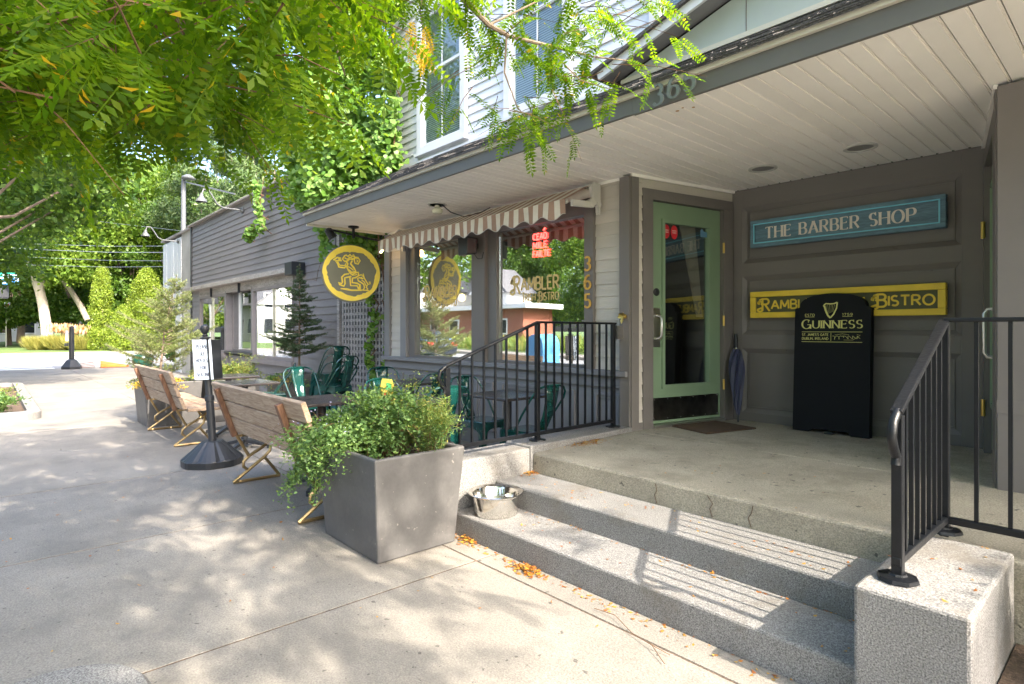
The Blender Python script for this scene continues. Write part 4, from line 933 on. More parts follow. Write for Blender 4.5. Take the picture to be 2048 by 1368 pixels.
# speaker and soffit lights
t = thing('wall_speaker', 'small black loudspeaker under the awning between the windows', 'speaker', (-5.2, 4.0, 2.2))
MB().hexa([(-5.33, 3.98, 2.16), (-5.17, 3.98, 2.16), (-5.15, 4.12, 2.18), (-5.35, 4.12, 2.18), (-5.34, 3.98, 2.37), (-5.16, 3.98, 2.37), (-5.14, 4.12, 2.36), (-5.36, 4.12, 2.36)]).build('cabinet', blackplastic, t, bevel=.015)
MB().box(-5.28, -5.22, 4.12, 4.189, 2.25, 2.31).build('bracket', blackplastic, t); MB().tube([(-5.16, 4.08, 2.18), (-5.12, 4.1, 2.12), (-5.08, 4.13, 2.12), (-5.1, 4.17, 2.2)], .004, 5).build('cable', iron, t, smooth=True)
t = thing('soffit_lamp', 'bare bulb in an open black can under the soffit with a loose wire', 'ceiling lamp', (-5.29, 3.67, 2.69))
MB().lathe([(.105, .003), (.105, -.006), (.085, -.006)], (-5.29, 3.67, 2.694), 28).build('trim_ring', plastic_white, t)
MB().lathe([(.084, -.004), (.084, -.001)], (-5.29, 3.67, 2.692), 24).build('can', blackplastic, t)
MB().lathe([(.025, -.004), (.03, -.03), (.055, -.045), (.062, -.07), (.05, -.092), (.01, -.10)], (-5.29, 3.67, 2.69), 18).build('bulb', glass_bulb, t, smooth=True)
MB().tube([(-5.22, 3.68, 2.685), (-5.15, 3.75, 2.60), (-5.05, 3.86, 2.55), (-4.95, 4.0, 2.60), (-4.9, 4.10, 2.66)], .005, 5).build('wire', iron, t, smooth=True)
for (x, y, la) in ((-1.50, 4.88, 'grey recessed soffit light nearer the right door'), (-2.25, 4.90, 'grey recessed soffit light nearer the green door')):
    t = thing('recessed_light', la, 'ceiling lamp', (x, y, 2.69), 'recessed lights in the entrance soffit')
    MB().lathe([(.115, .0), (.115, -.008), (.09, -.01), (.088, -.002)], (x, y, 2.694), 32, cap=False).build('trim_ring', plastic_white, t, smooth=True)
    MB().lathe([(.089, .0), (.089, -.003)], (x, y, 2.694), 28).build('lens', mat('lamp_lens%d' % int(abs(x)), (.22, .21, .20), .4), t)

# ------------------------------------------------------------------ railings
def rail_top(mb, path, w=.034, h=.016):
    for a, b in zip(path[:-1], path[1:]): mb.bar(a, b, w, h)
def railing(name, label, X, y0, yA, z0r, zA, zb, nb1, yB=None, nb2=0, base0=True, xB=None, nb3=0):
    t = thing(name, label, 'railing', (X, yA, .45))
    # top rail: curl, slope, level
    curl = [V(X, y0 + .05 + .045 * math.sin(a) - .03, z0r - .075 + .055 * math.cos(a)) for a in [PI * 1.5 * (-k / 10) for k in range(0, 8)]]
    sl = V(X, y0, z0r)
    MB().tube([V(X, y0 + .015, z0r + .004), V(X, y0 - .035, z0r - .03), V(X, y0 - .052, z0r - .075), V(X, y0 - .03, z0r - .12), V(X, y0 + .0, z0r - .15), V(X, y0 - .005, z0r - .18)], .016, 10).build('scroll', iron, t, smooth=True)
    mb = MB(); mb.bar(V(X, y0, z0r), V(X, yA + .005, zA), .040, .018)
    if yB: mb.bar(V(X, yA, zA), V(X, yB + .03, zA - .003), .040, .018)
    if xB: mb.bar(V(X, yA, zA), V(xB, yA, zA), .040, .018)
    mb.build('top_rail', iron, t, bevel=.005)
    mb = MB(); mb.bar(V(X, y0, zb), V(X, yA, zb), .028, .028)
    if yB: mb.bar(V(X, yA, zb), V(X, yB, zb), .028, .028)
    if xB: mb.bar(V(X, yA, zb), V(xB, yA, zb), .028, .028)
    mb.build('bottom_rail', iron, t, bevel=.003)
    posts = [(y0 + .02, z0r - .01), (yA, zA)] + ([(yB, zA)] if yB else [])
    for y, zt in posts:
        if y == yA and False: continue
        MB().bar(V(X, y, .45), V(X, y, zt), .034, .034, up=(0, 1, 0)).build('post', iron, t, bevel=.003)
        MB().lathe([(.065, 0), (.062, .012), (.03, .016), (.025, .022)], (X, y, .455 if y < 2.98 else .468), 8).build('base_plate', iron, t)
    for k in range(1, nb1 + 1):
        q = k / (nb1 + 1); y = y0 + .02 + (yA - y0 - .02) * q; zt = z0r + (zA - z0r) * q
        MB().bar(V(X, y, zb), V(X, y, zt), .014, .014, up=(0, 1, 0)).build('baluster', iron, t)
    for k in range(1, nb2 + 1):
        y = yA + (yB - yA) * k / (nb2 + 1); MB().bar(V(X, y, zb), V(X, y, zA), .014, .014, up=(0, 1, 0)).build('baluster', iron, t)
    for k in range(1, nb3 + 1):
        x = X + .107 * k; MB().bar(V(x, yA, zb), V(x, yA, zA), .014, .014, up=(0, 1, 0)).build('baluster', iron, t)
    return t
t = railing('handrail', 'black iron stair railing on the left curb between patio and steps', -3.2, 2.28, 3.15, 1.075, 1.38, .525, 7, 4.08, 9)
MB().box(-3.23, -3.17, 4.10, 4.19, 1.24, 1.36).build('wall_bracket', steel, t)
railing('handrail', 'black iron stair railing on the right granite pedestal', -.605, 2.33, 3.01, 1.035, 1.362, .52, 7, None, 0, xB=1.6, nb3=14)

# ------------------------------------------------------------------ patio furniture
def make_bench(x0, x1, label, grp):
    """picnic style bench, back towards the street; world coordinates"""
    t = thing('bench', label, 'bench', ((x0 + x1) / 2, 1.8, 0), grp)
    b = V(0, -.131 / .39, 1).normalized()     # back leans to -Y
    org = V(0, 1.60, .42); up = V(0, -.135, .39).normalized(); nn = V(0, -.39, -.135).normalized()
    for k in range(3):
        p0 = org + up * (.03 + k * .150); p1 = p0 + up * .138; ex = [0, .03, .0][k]
        def c(x, q, o): return V(x, 0, 0) + q - nn * o
        mb = MB().hexa([c(x0 + ex, p0, .0), c(x1 - ex, p0, .0), c(x1 - ex, p0, .036), c(x0 + ex, p0, .036), c(x0 + ex, p1, .0), c(x1 - ex, p1, .0), c(x1 - ex, p1, .036), c(x0 + ex, p1, .036)])
        mb.build('back_slat', bench_wood, t, bevel=.006)
    for k in range(2):
        y0 = 1.64 + k * .205; e = .03 * (1 - k)
        MB().box(x0 + e, x1 - e, y0, y0 + .197, .422 - .0 * k, .458).build('seat_slat', bench_wood, t, bevel=.006)
    for x in (x0 + .21, x1 - .34):
        MB().bar(org + V(x, 0, 0) + nn * .022 + up * .0, org + V(x, 0, 0) + nn * .022 + up * .44, .052, .04, up=(0, 1, .3)).build('back_batten', bench_dark, t, bevel=.003)
        r = .014
        def T(*pp): return MB().tube([V(x, a, c_) for a, c_ in pp], r, 6)
        l = T((1.57, .016), (1.965, .016)).build('leg', bronze, t)
        T((1.572, .016), (1.83, .20), (1.875, .245), (1.885, .30), (1.84, .345), (1.80, .42)).build('strut', bronze, l, smooth=True)
        T((1.962, .016), (1.84, .185)).build('strut', bronze, l); T((1.694, .10), (1.652, .14), (1.655, .185), (1.70, .225), (1.81, .285), (2.0, .42)).build('strut', bronze, l, smooth=True)
        T((1.70, .222), (1.60, .41), (1.50, .70)).build('strut', bronze, l)
        MB().bar(V(x, 1.60, .412), V(x, 2.02, .412), .03, .02).build('seat_bracket', bronze, t)
    return t
make_bench(-5.51, -3.56, 'weathered teak bench nearest the big planter, seen from behind', 'teak benches along the walk')
make_bench(-9.06, -7.08, 'weathered teak bench behind the hostess sign by the far planter', 'teak benches along the walk')

def table_at(name, x, y, w, d, rz, label, h=.74, foot=True):
    t = thing(name, label, 'table', (0, 0, 0), 'black square patio tables')
    MB().box(-w / 2, w / 2, -d / 2, d / 2, h - .026, h).build('table_top', table_m, t, bevel=.007)
    MB().tube([(0, 0, .04), (0, 0, h - .03)], .036, 14).build('pedestal', blackplastic, t, smooth=True)
    MB().box(-.14, .14, -.03, .03, h - .045, h - .027).box(-.03, .03, -.14, -.031, h - .045, h - .027).build('top_plate', blackplastic, t)
    for a in range(4):
        c_, s_ = math.cos(PI / 4 + a * PI / 2), math.sin(PI / 4 + a * PI / 2)
        MB().bar(V(c_ * .03, s_ * .03, .085), V(c_ * .29, s_ * .29, .03), .05, .045, w2=.035, h2=.025).lathe([(.022, 0), (.022, .02)], (c_ * .28, s_ * .28, 0), 8).build('foot', blackplastic, t, bevel=.004)
    t.location = (x, y, 0); t.rotation_euler = (0, 0, rz); return t
t0_ = table_at('table', -3.97, 3.53, .60, .58, 0, 'black patio table by the railing against the panel wall')
def tab(x, y, rz, label): dup(t0_, (x, y, 0), rz, label)
tab(-5.66, 3.57, 0, 'black patio table under the left shop window'); tab(-4.72, 2.10, 0, 'black patio table right behind the nearest bench')
tab(-6.85, 2.15, 0, 'black patio table reflecting the sky, right of the hostess sign'); tab(-7.95, 2.30, 0, 'black patio table at the far bench before the green planter')
tab(-4.25, 2.62, 0, 'black patio table half hidden behind the big planter herbs')

def make_chair(label):
    """stamped metal cafe chair facing +X, origin on the ground under the seat"""
    t = thing('metal_chair', label, 'chair', (0, 0, 0), 'green metal patio chairs')
    MB().hexa([(-.175, -.165, .435), (.185, -.18, .435), (.185, .18, .435), (-.175, .165, .435), (-.165, -.155, .452), (.175, -.17, .452), (.175, .17, .452), (-.165, .155, .452)]).build('seat', tolix, t, bevel=.012)
    mb = MB()
    for (a, b_) in (((-.175, -.16), (.18, -.175)), ((.18, -.175), (.18, .175)), ((.18, .175), (-.175, .16)), ((-.175, .16), (-.175, -.16))):
        A_, B_ = V(*a, 0), V(*b_, 0); n = 8
        for k in range(n):
            q0, q1 = k / n, (k + 1) / n; z0 = .435 - .055 - .10 * abs(2 * q0 - 1) ** 3; z1 = .435 - .055 - .10 * abs(2 * q1 - 1) ** 3
            P0, P1 = A_.lerp(B_, q0), A_.lerp(B_, q1); o = 1.0 + .02
            mb.quad(P0 + V(0, 0, .436), P1 + V(0, 0, .436), P1 * o + V(0, 0, z1), P0 * o + V(0, 0, z0))
    mb.build('apron', tolix, t)
    for sx in (-1, 1):
        for sy in (-1, 1):
            a = V(sx * .165, sy * .158, .43); c = V(sx * .215 - (.02 if sx < 0 else 0), sy * .20, .0)
            dx = V(-sx, 0, 0); dy = V(0, -sy, 0); mb = MB()
            for d in (dx, dy):
                mb.quad(a, a + d * .075, c + d * .028, c) if sx * sy > 0 else mb.quad(c, c + d * .028, a + d * .075, a)
            mb.lathe([(.012, 0), (.012, .02)], c + V(-sx * .01, -sy * .01, 0), 8).build('leg', tolix, t)
    hp = [V(-.02, s * .183, .455) for s in (-1,)] + [V(-.13, -.20, .60), V(-.235, -.205, .735), V(-.265, -.19, .79), V(-.283, -.15, .832), V(-.29, -.09, .848), V(-.292, 0, .853)]
    hp += [V(p.x, -p.y, p.z) for p in reversed(hp[:-1])]
    MB().tube(hp, .0095, 8).build('back_frame', tolix, t, smooth=True)
    mb = MB(); n = 6; ys = (-1, -.62, -.5, .5, .62, 1); dep = (0, 0, .012, .012, 0, 0)
    rows = []
    for k in range(n + 1):
        q = k / n; hw = .052 + .032 * q; x = -.165 - .127 * q + .03 * math.sin(q * PI) * -1; z = .455 + .39 * q
        d_ = 0 if k in (0, 1, n) else 1
        rows.append([V(x - dep[j] * d_, y * hw, z) for j, y in enumerate(ys)])
    vs = [v for r in rows for v in r]; fs = [(i * 6 + j, i * 6 + j + 1, (i + 1) * 6 + j + 1, (i + 1) * 6 + j) for i in range(n) for j in range(5)]
    mb.add(vs, fs); o = mb.build('splat', tolix, t, smooth=True); so = o.modifiers.new('solid', 'SOLIDIFY'); so.thickness = .004
    return t
ch0 = make_chair('green metal chair by the railing, right side of the table at the wall')
ch0.location = (-3.72, 3.55, 0); ch0.rotation_euler = (0, 0, PI)
def ch(x, y, rz, label, z=0, tilt=None):
    r = dup(ch0, (x, y, z), math.radians(rz), label)
    if tilt: r.rotation_euler = (0, tilt, math.radians(rz))
    return r
ch(-4.44, 3.62, 4, 'green metal chair left of the table beside the railing posts')
ch(-5.52 + .0, 3.62, 184, 'green metal chair right of the table under the left window'); ch(-6.28, 3.68, -6, 'green metal chair between lattice and the table under the left window')
ch(-4.22, 2.90, 172, 'green metal chair just left of the near stair post'); ch(-4.74, 2.86, 8, 'green metal chair behind the yellow seed bag')
ch(-6.95, 2.92, 2, 'green metal chair with its shiny splat facing the camera, before the small fir'); ch(-8.22, 2.95, 250, 'green metal chair turned sideways behind the glossy table')
for k in range(3): ch(-8.38 + k * .035, 3.80, 186, ['green metal chair at the bottom of the left stack by the lattice', 'green metal chair in the middle of the left stack by the lattice', 'green metal chair on top of the left stack by the lattice'][k], z=.115 * k)
for k in range(2): ch(-7.62 + k * .035, 3.55, 200, ['green metal chair at the bottom of the right stack by the lattice', 'green metal chair on top of the right stack by the lattice'][k], z=.115 * k - .05 * 0)

# hostess sign post
t = thing('sign_stand', 'black post sign on a fluted weighted base asking guests to see the hostess', 'sign stand', (-6.25, 1.62, 0))
c = V(-6.25, 1.66, 0); mb = MB(); n = 40; prof = [(.272, 0), (.275, .06), (.265, .075), (.10, .225), (.085, .232)]; vs = []; fs = []
for i, (r, z) in enumerate(prof):
    for k in range(n):
        a = 2 * PI * k / n; rr = r
        if i in (2, 3) and k % 5 == 0: rr = r * (.93 if i == 2 else .9)
        if i < 2: rr = r * (1 - .02 * math.cos(8 * a))
        vs.append(c + V(rr * math.cos(a), rr * math.sin(a), z))
for i in range(len(prof) - 1):
    for k in range(n): fs.append((i * n + k, i * n + (k + 1) % n, (i + 1) * n + (k + 1) % n, (i + 1) * n + k))
fs.append(tuple((len(prof) - 1) * n + k for k in range(n)))
mb.add(vs, fs).build('weighted_base', blackplastic, t)
tp = c + V(-.06, -.05, 1.235); ax_ = (tp - (c + V(0, 0, .22))).normalized()
MB().tube([c + V(0, 0, .22), c + V(0, 0, .22) + ax_ * .42], .037, 14).build('lower_post', blackplastic, t, smooth=True)
MB().lathe([(.037, 0), (.044, .005), (.044, .05), (.034, .06)], c + V(0, 0, .22) + ax_ * .40, 16, ax_).build('collar', blackplastic, t, smooth=True)
MB().tube([c + V(0, 0, .22) + ax_ * .45, tp], .032, 14).build('upper_post', blackplastic, t, smooth=True)
MB().lathe([(.05, 0), (.05, .012), (.022, .02), (.026, .035), (.018, .045), (.034, .065), (.045, .095), (.034, .125), (.01, .138)], tp, 18, ax_).build('finial', blackplastic, t, smooth=True)
for k, (ang, nm) in enumerate(((-24, 'sign_panel'), (30, 'sign_panel'))):
    nrm = V(math.cos(math.radians(ang)), math.sin(math.radians(ang)), 0); uu = V(-nrm.y, nrm.x, 0); uu2 = uu
    o = tp - ax_ * .40 + nrm * .075 - uu * .105; uz = ax_
    P4 = [o, o + uu * .165, o + uu * .165 + uz * .39, o + uz * .39]
    if k == 1: P4 = [p + uu * .05 for p in P4]
    pn = MB().extrude(P4, uu.cross(uz) * -.006).build('sign_panel', paper if k == 0 else blackplastic, t)
    if k == 0:
        for j, wd in enumerate(('PLEASE', 'SEE', 'HOSTESS', 'FOR', 'SEATING')):
            lettering('lettering', wd, o + uu * .082 + uz * (.305 - j * .068), uu, uz, {'PLEASE': .095, 'SEE': .045, 'HOSTESS': .115, 'FOR': .045, 'SEATING': .115}[wd], .034, ink, pn, thick=.15, sp=.25, depth=.0006, lift=.0005, center=True)
# dog bowl
t = thing('dog_bowl', 'steel dog water bowl on the lower granite step', 'bowl', (-2.86, 2.43, .14))
MB().lathe([(.136, 0), (.140, .004), (.150, .118), (.176, .132), (.179, .139), (.174, .142), (.150, .132), (.143, .118), (.126, .02), (.0, .02)], (-2.86, 2.44, .141), 56, cap=False).build('bowl', polished, t, smooth=True)
MB().lathe([(.134, .075), (.0, .0755)], (-2.86, 2.44, .141), 40, cap=False).build('water', water_m, t)
# umbrella, mat
t = thing('umbrella', 'closed navy umbrella leaning in the corner by the door', 'umbrella', (-2.65, 5.30, .45))
a, b_ = V(-2.655, 5.27, .45), V(-2.765, 5.44, 1.28); d = (b_ - a)
MB().tube([a + d * .0, a + d * .09], .008, 8, .013).build('tip', blackplastic, t)
mb = MB(); rr = [.012, .03, .042, .055, .062, .058, .048, .028]; qs = [.08, .2, .32, .45, .58, .68, .76, .82]; n = 16; vs = []; fs = []
u_ = d.normalized().orthogonal().normalized(); v_ = d.normalized().cross(u_)
for i, (r, q) in enumerate(zip(rr, qs)):
    for k in range(n):
        an = 2 * PI * k / n + i * .22; r2 = r * (1 + (.22 if k % 2 else -.22)); vs.append(a + d * q + u_ * r2 * math.cos(an) + v_ * r2 * math.sin(an))
for i in range(7):
    for k in range(n): fs.append((i * n + k, i * n + (k + 1) % n, (i + 1) * n + (k + 1) % n, (i + 1) * n + k))
mb.add(vs, fs).build('canopy', umb_m, t)
MB().lathe([(.05, 0), (.052, .015), (.046, .03)], a + d * .66, 14, d).build('strap', umb_m, t)
MB().tube([a + d * .8, a + d * .86], .008, 8).build('shaft', steel, t); MB().tube([a + d * .84, a + d * 1.0], .017, 10).build('handle', blackplastic, t, smooth=True)
g = MB().extrude([V(-3.0, 4.66, .436), V(-2.56, 4.53, .436), V(-2.40, 5.10, .436), V(-2.86, 5.22, .436)], (0, 0, .014)); tag(g.build('doormat', mat_brown, bevel=.004), 'brown coir doormat in front of the green door', 'doormat')

# ------------------------------------------------------------------ planters and plants
def planter(name, label, x0, x1, y0, y1, h=.6, taper=.045, grp='square grey planters'):
    t = thing(name, label, 'planter', ((x0 + x1) / 2, (y0 + y1) / 2, 0), grp); w = .035; tp_ = taper
    mb = MB(); rings = [(x0, x1, y0, y1, 0), (x0 - tp_, x1 + tp_, y0 - tp_, y1 + tp_, h), (x0 - tp_ + w, x1 + tp_ - w, y0 - tp_ + w, y1 + tp_ - w, h), (x0 - tp_ + w, x1 + tp_ - w, y0 - tp_ + w, y1 + tp_ - w, h - .12)]
    vs = []
    for a, b_, c_, d_, z in rings: vs += [(a, c_, z), (b_, c_, z), (b_, d_, z), (a, d_, z)]
    fs = [(3, 2, 1, 0)] + [(i * 4 + k, i * 4 + (k + 1) % 4, (i + 1) * 4 + (k + 1) % 4, (i + 1) * 4 + k) for i in range(3) for k in range(4)]
    mb.add(vs, fs).build('pot', planter_m, t, bevel=.012)
    MB().box(x0 - tp_ + w + .002, x1 + tp_ - w - .002, y0 - tp_ + w + .002, y1 + tp_ - w - .002, h - .14, h - .09).build('soil', soil, t)
    return t
planter('planter', 'big tapered grey planter of herbs beside the granite steps', -3.62, -2.935, 1.635, 2.17)
planter('planter', 'grey planter holding the tall pale fir behind the far bench', -9.85, -9.16, 1.62, 2.25)
planter('planter', 'grey planter with a green shrub behind the tables', -9.66, -9.02, 2.40, 3.0)
planter('planter', 'grey planter holding the small dark fir against the annex wall', -9.92, -9.30, 3.50, 4.12)

def herb(center, n_stems, spread, height, droop, m, leafL, leafW, per, seed, bias=(0, 0, 0), stemcol=None, up=1.0):
    """bushy plant: stems arching out of center; returns stem mesh builder and leaf arrays"""
    r = np.random.default_rng(seed); P = []; D = []; mb = MB()
    for k in range(n_stems):
        a = r.uniform(0, 2 * PI); e = r.uniform(.15, 1.0)
        base = np.array(center) + np.array([math.cos(a), math.sin(a), 0]) * e * spread * .35
        out = np.array([math.cos(a) * e * spread, math.sin(a) * e * spread, height * r.uniform(.55, 1.1) * up]) + np.array(bias) * r.uniform(.3, 1.1)
        m_ = 7; pts = []
        for i in range(m_):
            q = i / (m_ - 1); p = base + out * q; p[2] += height * .25 * math.sin(q * PI) - droop * e * q * q; pts.append(p + r.normal(size=3) * .006)
        if k % 2 == 0: mb.tube([Vector(p) for p in pts], .0022, 3, .001, cap=False)
        pts = np.array(pts)
        q = r.uniform(.12, 1, per); i = np.minimum((q * (m_ - 1)).astype(int), m_ - 2); f = (q * (m_ - 1) - i)[:, None]
        pp = pts[i] * (1 - f) + pts[i + 1] * f + r.normal(size=(per, 3)) * .018
        P.append(pp); dd = r.normal(size=(per, 3)); dd[:, 2] = np.abs(dd[:, 2]) * .4 + .15; D.append(dd)
    P = np.concatenate(P); D = np.concatenate(D); N = r.normal(size=P.shape) * .6 + np.array([0, 0, 1.0])
    L = r.uniform(.6, 1.3, len(P)) * leafL; v, f = leaves(P, D, N, L, L * leafW); return mb, v, f
def plant(name, label, cat, specs, loc, stem_m=None):
    t = thing(name, label, cat, loc)
    for i, sp in enumerate(specs):
        m = sp.pop('m'); mb, v, f = herb(m=m, seed=100 + len(bpy.data.meshes) % 1000, **sp)
        lo = np.array(loc); o = stuff(link(sp.get('nm', 'foliage') if 0 else 'foliage', nmesh('foliage', v - lo, f, m), t))
        if mb.v: stuff(mb.build('stems', twig_m if i % 2 else lf_herb, t))
    return t
loc = (-3.3, 1.9, .5)
plant('herb_plant', 'bushy green flowering herbs spilling over the left side of the big planter', 'plant', [
    dict(center=(-3.45, 1.80, .52), n_stems=240, spread=.37, height=.31, droop=.26, m=lf_herb, leafL=.026, leafW=.62, per=80, bias=(-.07, -.04, 0)),
    dict(center=(-3.30, 1.95, .52), n_stems=130, spread=.26, height=.40, droop=.04, m=lf_herb, leafL=.026, leafW=.6, per=70),
    dict(center=(-3.62, 1.68, .50), n_stems=90, spread=.22, height=.14, droop=.42, m=lf_herb, leafL=.024, leafW=.62, per=80, bias=(-.06, -.06, 0)),
    dict(center=(-3.5, 1.75, .55), n_stems=60, spread=.42, height=.32, droop=.28, m=lf_flower, leafL=.015, leafW=.9, per=3, bias=(-.16, -.08, 0)),
    dict(center=(-3.35, 2.05, .55), n_stems=22, spread=.24, height=.46, droop=.0, m=lf_sedum, leafL=.02, leafW=.5, per=24)], loc)
plant('herb_plant', 'upright feathery herb in the right corner of the big planter', 'plant', [
    dict(center=(-3.02, 2.06, .52), n_stems=60, spread=.13, height=.34, droop=.0, m=lf_sedum, leafL=.030, leafW=.16, per=70),
    dict(center=(-3.0, 2.02, .52), n_stems=36, spread=.16, height=.30, droop=.04, m=lf_herb, leafL=.028, leafW=.2, per=60)], (-3.02, 2.06, .5))
plant('sedum_plant', 'bright yellow green shrub in the planter behind the tables', 'plant', [
    dict(center=(-9.34, 2.7, .52), n_stems=130, spread=.46, height=.30, droop=.18, m=lf_sedum, leafL=.036, leafW=.45, per=50),
    dict(center=(-9.05, 2.75, .52), n_stems=24, spread=.30, height=.44, droop=.05, m=lf_sedum, leafL=.03, leafW=.3, per=40)], (-9.34, 2.7, .5))
plant('yellow_plant', 'yellowing flowers around the trunk of the pale fir', 'plant', [
    dict(center=(-9.3, 1.8, .50), n_stems=60, spread=.32, height=.16, droop=.12, m=lf_yellow, leafL=.035, leafW=.5, per=26),
    dict(center=(-9.75, 1.75, .50), n_stems=30, spread=.22, height=.14, droop=.1, m=lf_sedum, leafL=.035, leafW=.5, per=30)], (-9.5, 1.8, .5))
plant('trailing_plant', 'low trailing plant under the small dark fir', 'plant', [
    dict(center=(-9.45, 3.62, .52), n_stems=60, spread=.34, height=.12, droop=.26, m=lf_herb, leafL=.035, leafW=.5, per=36, bias=(.05, -.1, 0)),
    dict(center=(-9.3, 3.5, .52), n_stems=20, spread=.2, height=.1, droop=.3, m=lf_yellow, leafL=.03, leafW=.4, per=14)], (-9.5, 3.7, .5))
plant('bedding_plant', 'green bedding plants in the mulch at the left edge', 'plant', [
    dict(center=(-11.6, .1, .05), n_stems=40, spread=.3, height=.3, droop=.05, m=lf_herb, leafL=.06, leafW=.5, per=26),
    dict(center=(-12.2, -.1, .05), n_stems=40, spread=.4, height=.4, droop=.05, m=lf_sedum, leafL=.06, leafW=.4, per=26)], (-11.8, 0, .05))
t = plant('bedding_plant', 'green plant tip at the right edge beyond the railing', 'plant', [
    dict(center=(-.02, 2.75, .1), n_stems=40, spread=.22, height=.5, droop=.05, m=lf_herb, leafL=.05, leafW=.4, per=24)], (-.02, 2.75, .1))
# small striped flag tip and pink flower
t = thing('flower', 'pink and yellow flower at the planter corner', 'flower', (-2.98, 2.12, .6))
for a in range(9):
    d_ = V(math.cos(a * .7), math.sin(a * .7), .25); c_ = V(-2.975, 2.13, .685)
    MB().add([c_, c_ + d_ * .012 + V(-d_.y, d_.x, 0) * .006, c_ + d_ * .024, c_ + d_ * .012 - V(-d_.y, d_.x, 0) * .006], [(0, 1, 2, 3)]).build('petal', mat('pink_petal', (.6, .06, .18), .5) if a == 0 else MATS['pink_petal'], t)
MB().lathe([(.009, 0), (.009, .008), (.004, .012)], (-2.975, 2.13, .684), 10).build('flower_eye', bagyellow, t); MB().tube([(-2.99, 2.10, .5), (-2.98, 2.12, .6), (-2.975, 2.13, .684)], .002, 5).build('stem', lf_herb, t)
# seed bag
t = thing('seed_bag', 'yellow and green printed plastic bag standing among the herbs', 'bag', (-4.35, 2.62, .74))
bc = V(-4.42, 2.55, .742); bn = V(.95, -.3, 0).normalized(); bu = V(-bn.y, bn.x, 0)
def bp(a, z, o): return bc + bu * a + UZ * z + bn * o
mb = MB(); vs = []
for z, w_, th in ((0, .055, .025), (.05, .06, .03), (.10, .062, .02), (.14, .05, .01), (.165, .045, .003)):
    vs += [bp(-w_, z, -th), bp(w_ * .9, z * .93, -th), bp(w_ * .9, z * .93, th), bp(-w_, z, th)]
fs = [(3, 2, 1, 0), (16, 17, 18, 19)] + [(i * 4 + k, i * 4 + (k + 1) % 4, (i + 1) * 4 + (k + 1) % 4, (i + 1) * 4 + k) for i in range(4) for k in range(4)]
mb.add(vs, fs).build('bag_body', bagyellow, t)
MB().extrude([bp(-.02, .07, .031), bp(.03, .07, .031), bp(.03, .12, .02), bp(-.01, .13, .018)], bn * .002).build('green_print', tealbag, t)
MB().extrude([bp(-.045, .015, .032), bp(-.01, .015, .032), bp(-.01, .04, .035), bp(-.045, .04, .035)], bn * .002).build('red_print', sticker_red, t)

# conifers
def fir(name, label, base, h, rmax, m, seed, whorl=.12, z0=.12, needles=26, nl=.022, lean=(0, 0), tilt=.15, per=7, lr=(.65, 1.1), ex=.85):
    r = np.random.default_rng(seed); t = thing(name, label, 'fir tree', base, None); bx_, by_, bz = base
    top = V(bx_ + lean[0], by_ + lean[1], bz + h)
    MB().tube([V(*base), V(bx_ + lean[0] * .3, by_ + lean[1] * .3, bz + h * .5), top], .018 * h / 1.6, 7, .004).build('trunk', bark, t, smooth=True)
    P = []; D = []; mb = MB(); z = z0 * h
    def spray(a, b_, dens):
        n = max(4, int((b_ - a).length * dens)); q = r.uniform(0, 1, n)[:, None]; A_, B_ = np.array(a), np.array(b_)
        p = A_ * (1 - q) + B_ * q; ax = unit((B_ - A_)[None])[0]; d = r.normal(size=(n, 3)); d -= (d @ ax)[:, None] * ax; d = unit(d) + ax * .75; P.append(p); D.append(d)
    while z < h * .97:
        fz = z / h; R_l = rmax * (1 - fz) ** ex * (.55 if fz < z0 + .03 else 1)
        for k in range(per):
            a = r.uniform(0, 2 * PI); L_ = R_l * r.uniform(*lr)
            s = V(bx_ + lean[0] * fz, by_ + lean[1] * fz, bz + z + r.uniform(-.05, .05) * h / 1.7); dirx = V(math.cos(a), math.sin(a), tilt + r.uniform(-.16, .2)); 
            e = s + dirx * L_; mid = s.lerp(e, .5) - V(0, 0, .06 * L_); mb.tube([s, mid, e], .005 * h / 1.6, 4, .0015, cap=False)
            spray(s.lerp(mid, .3), mid, needles * 26 / .6 * .6); spray(mid, e, needles * 26)
            nt = max(2, int(L_ / .055))
            for j in range(nt):
                q = .22 + .75 * j / nt; p = s.lerp(mid, q * 2) if q < .5 else mid.lerp(e, q * 2 - 1)
                sd = V(-dirx.y, dirx.x, 0) * (1 if j % 2 else -1); tl = L_ * .42 * (1.05 - q) + .03
                e2 = p + (sd * .8 + dirx * .75).normalized() * tl + V(0, 0, r.uniform(-.02, .02)); mb.tube([p, e2], .002, 3, cap=False); spray(p, e2, needles * 24)
        z += whorl * h * r.uniform(.55, 1.0) * (1 - .45 * fz)
    spray(V(bx_ + lean[0] * .85, by_ + lean[1] * .85, bz + h * .85), top, needles * 20)
    P = np.concatenate(P); D = np.concatenate(D); N = r.normal(size=P.shape); L_ = r.uniform(.7, 1.2, len(P)) * nl
    v, f = leaves(P, D, N, L_, L_ * .16); stuff(link('needles', nmesh('needles', v - np.array(base), f, m), t)); stuff(mb.build('branches', bark, t)); return t
fir('potted_fir', 'pale spreading fir tree growing from the far planter', (-9.70, 1.86, .5), 1.62, .86, lf_spruce2, 5, whorl=.10, z0=.12, needles=15, nl=.036, lean=(.05, .22), tilt=.45, per=6, lr=(.5, 1.3))
fir('potted_fir', 'small dark green fir in front of the annex wall', (-9.55, 3.86, .5), 1.92, .86, lf_spruce, 8, whorl=.08, z0=.22, needles=22, nl=.030, lean=(.03, 0), tilt=.12, per=8, lr=(.45, 1.15), ex=1.1)

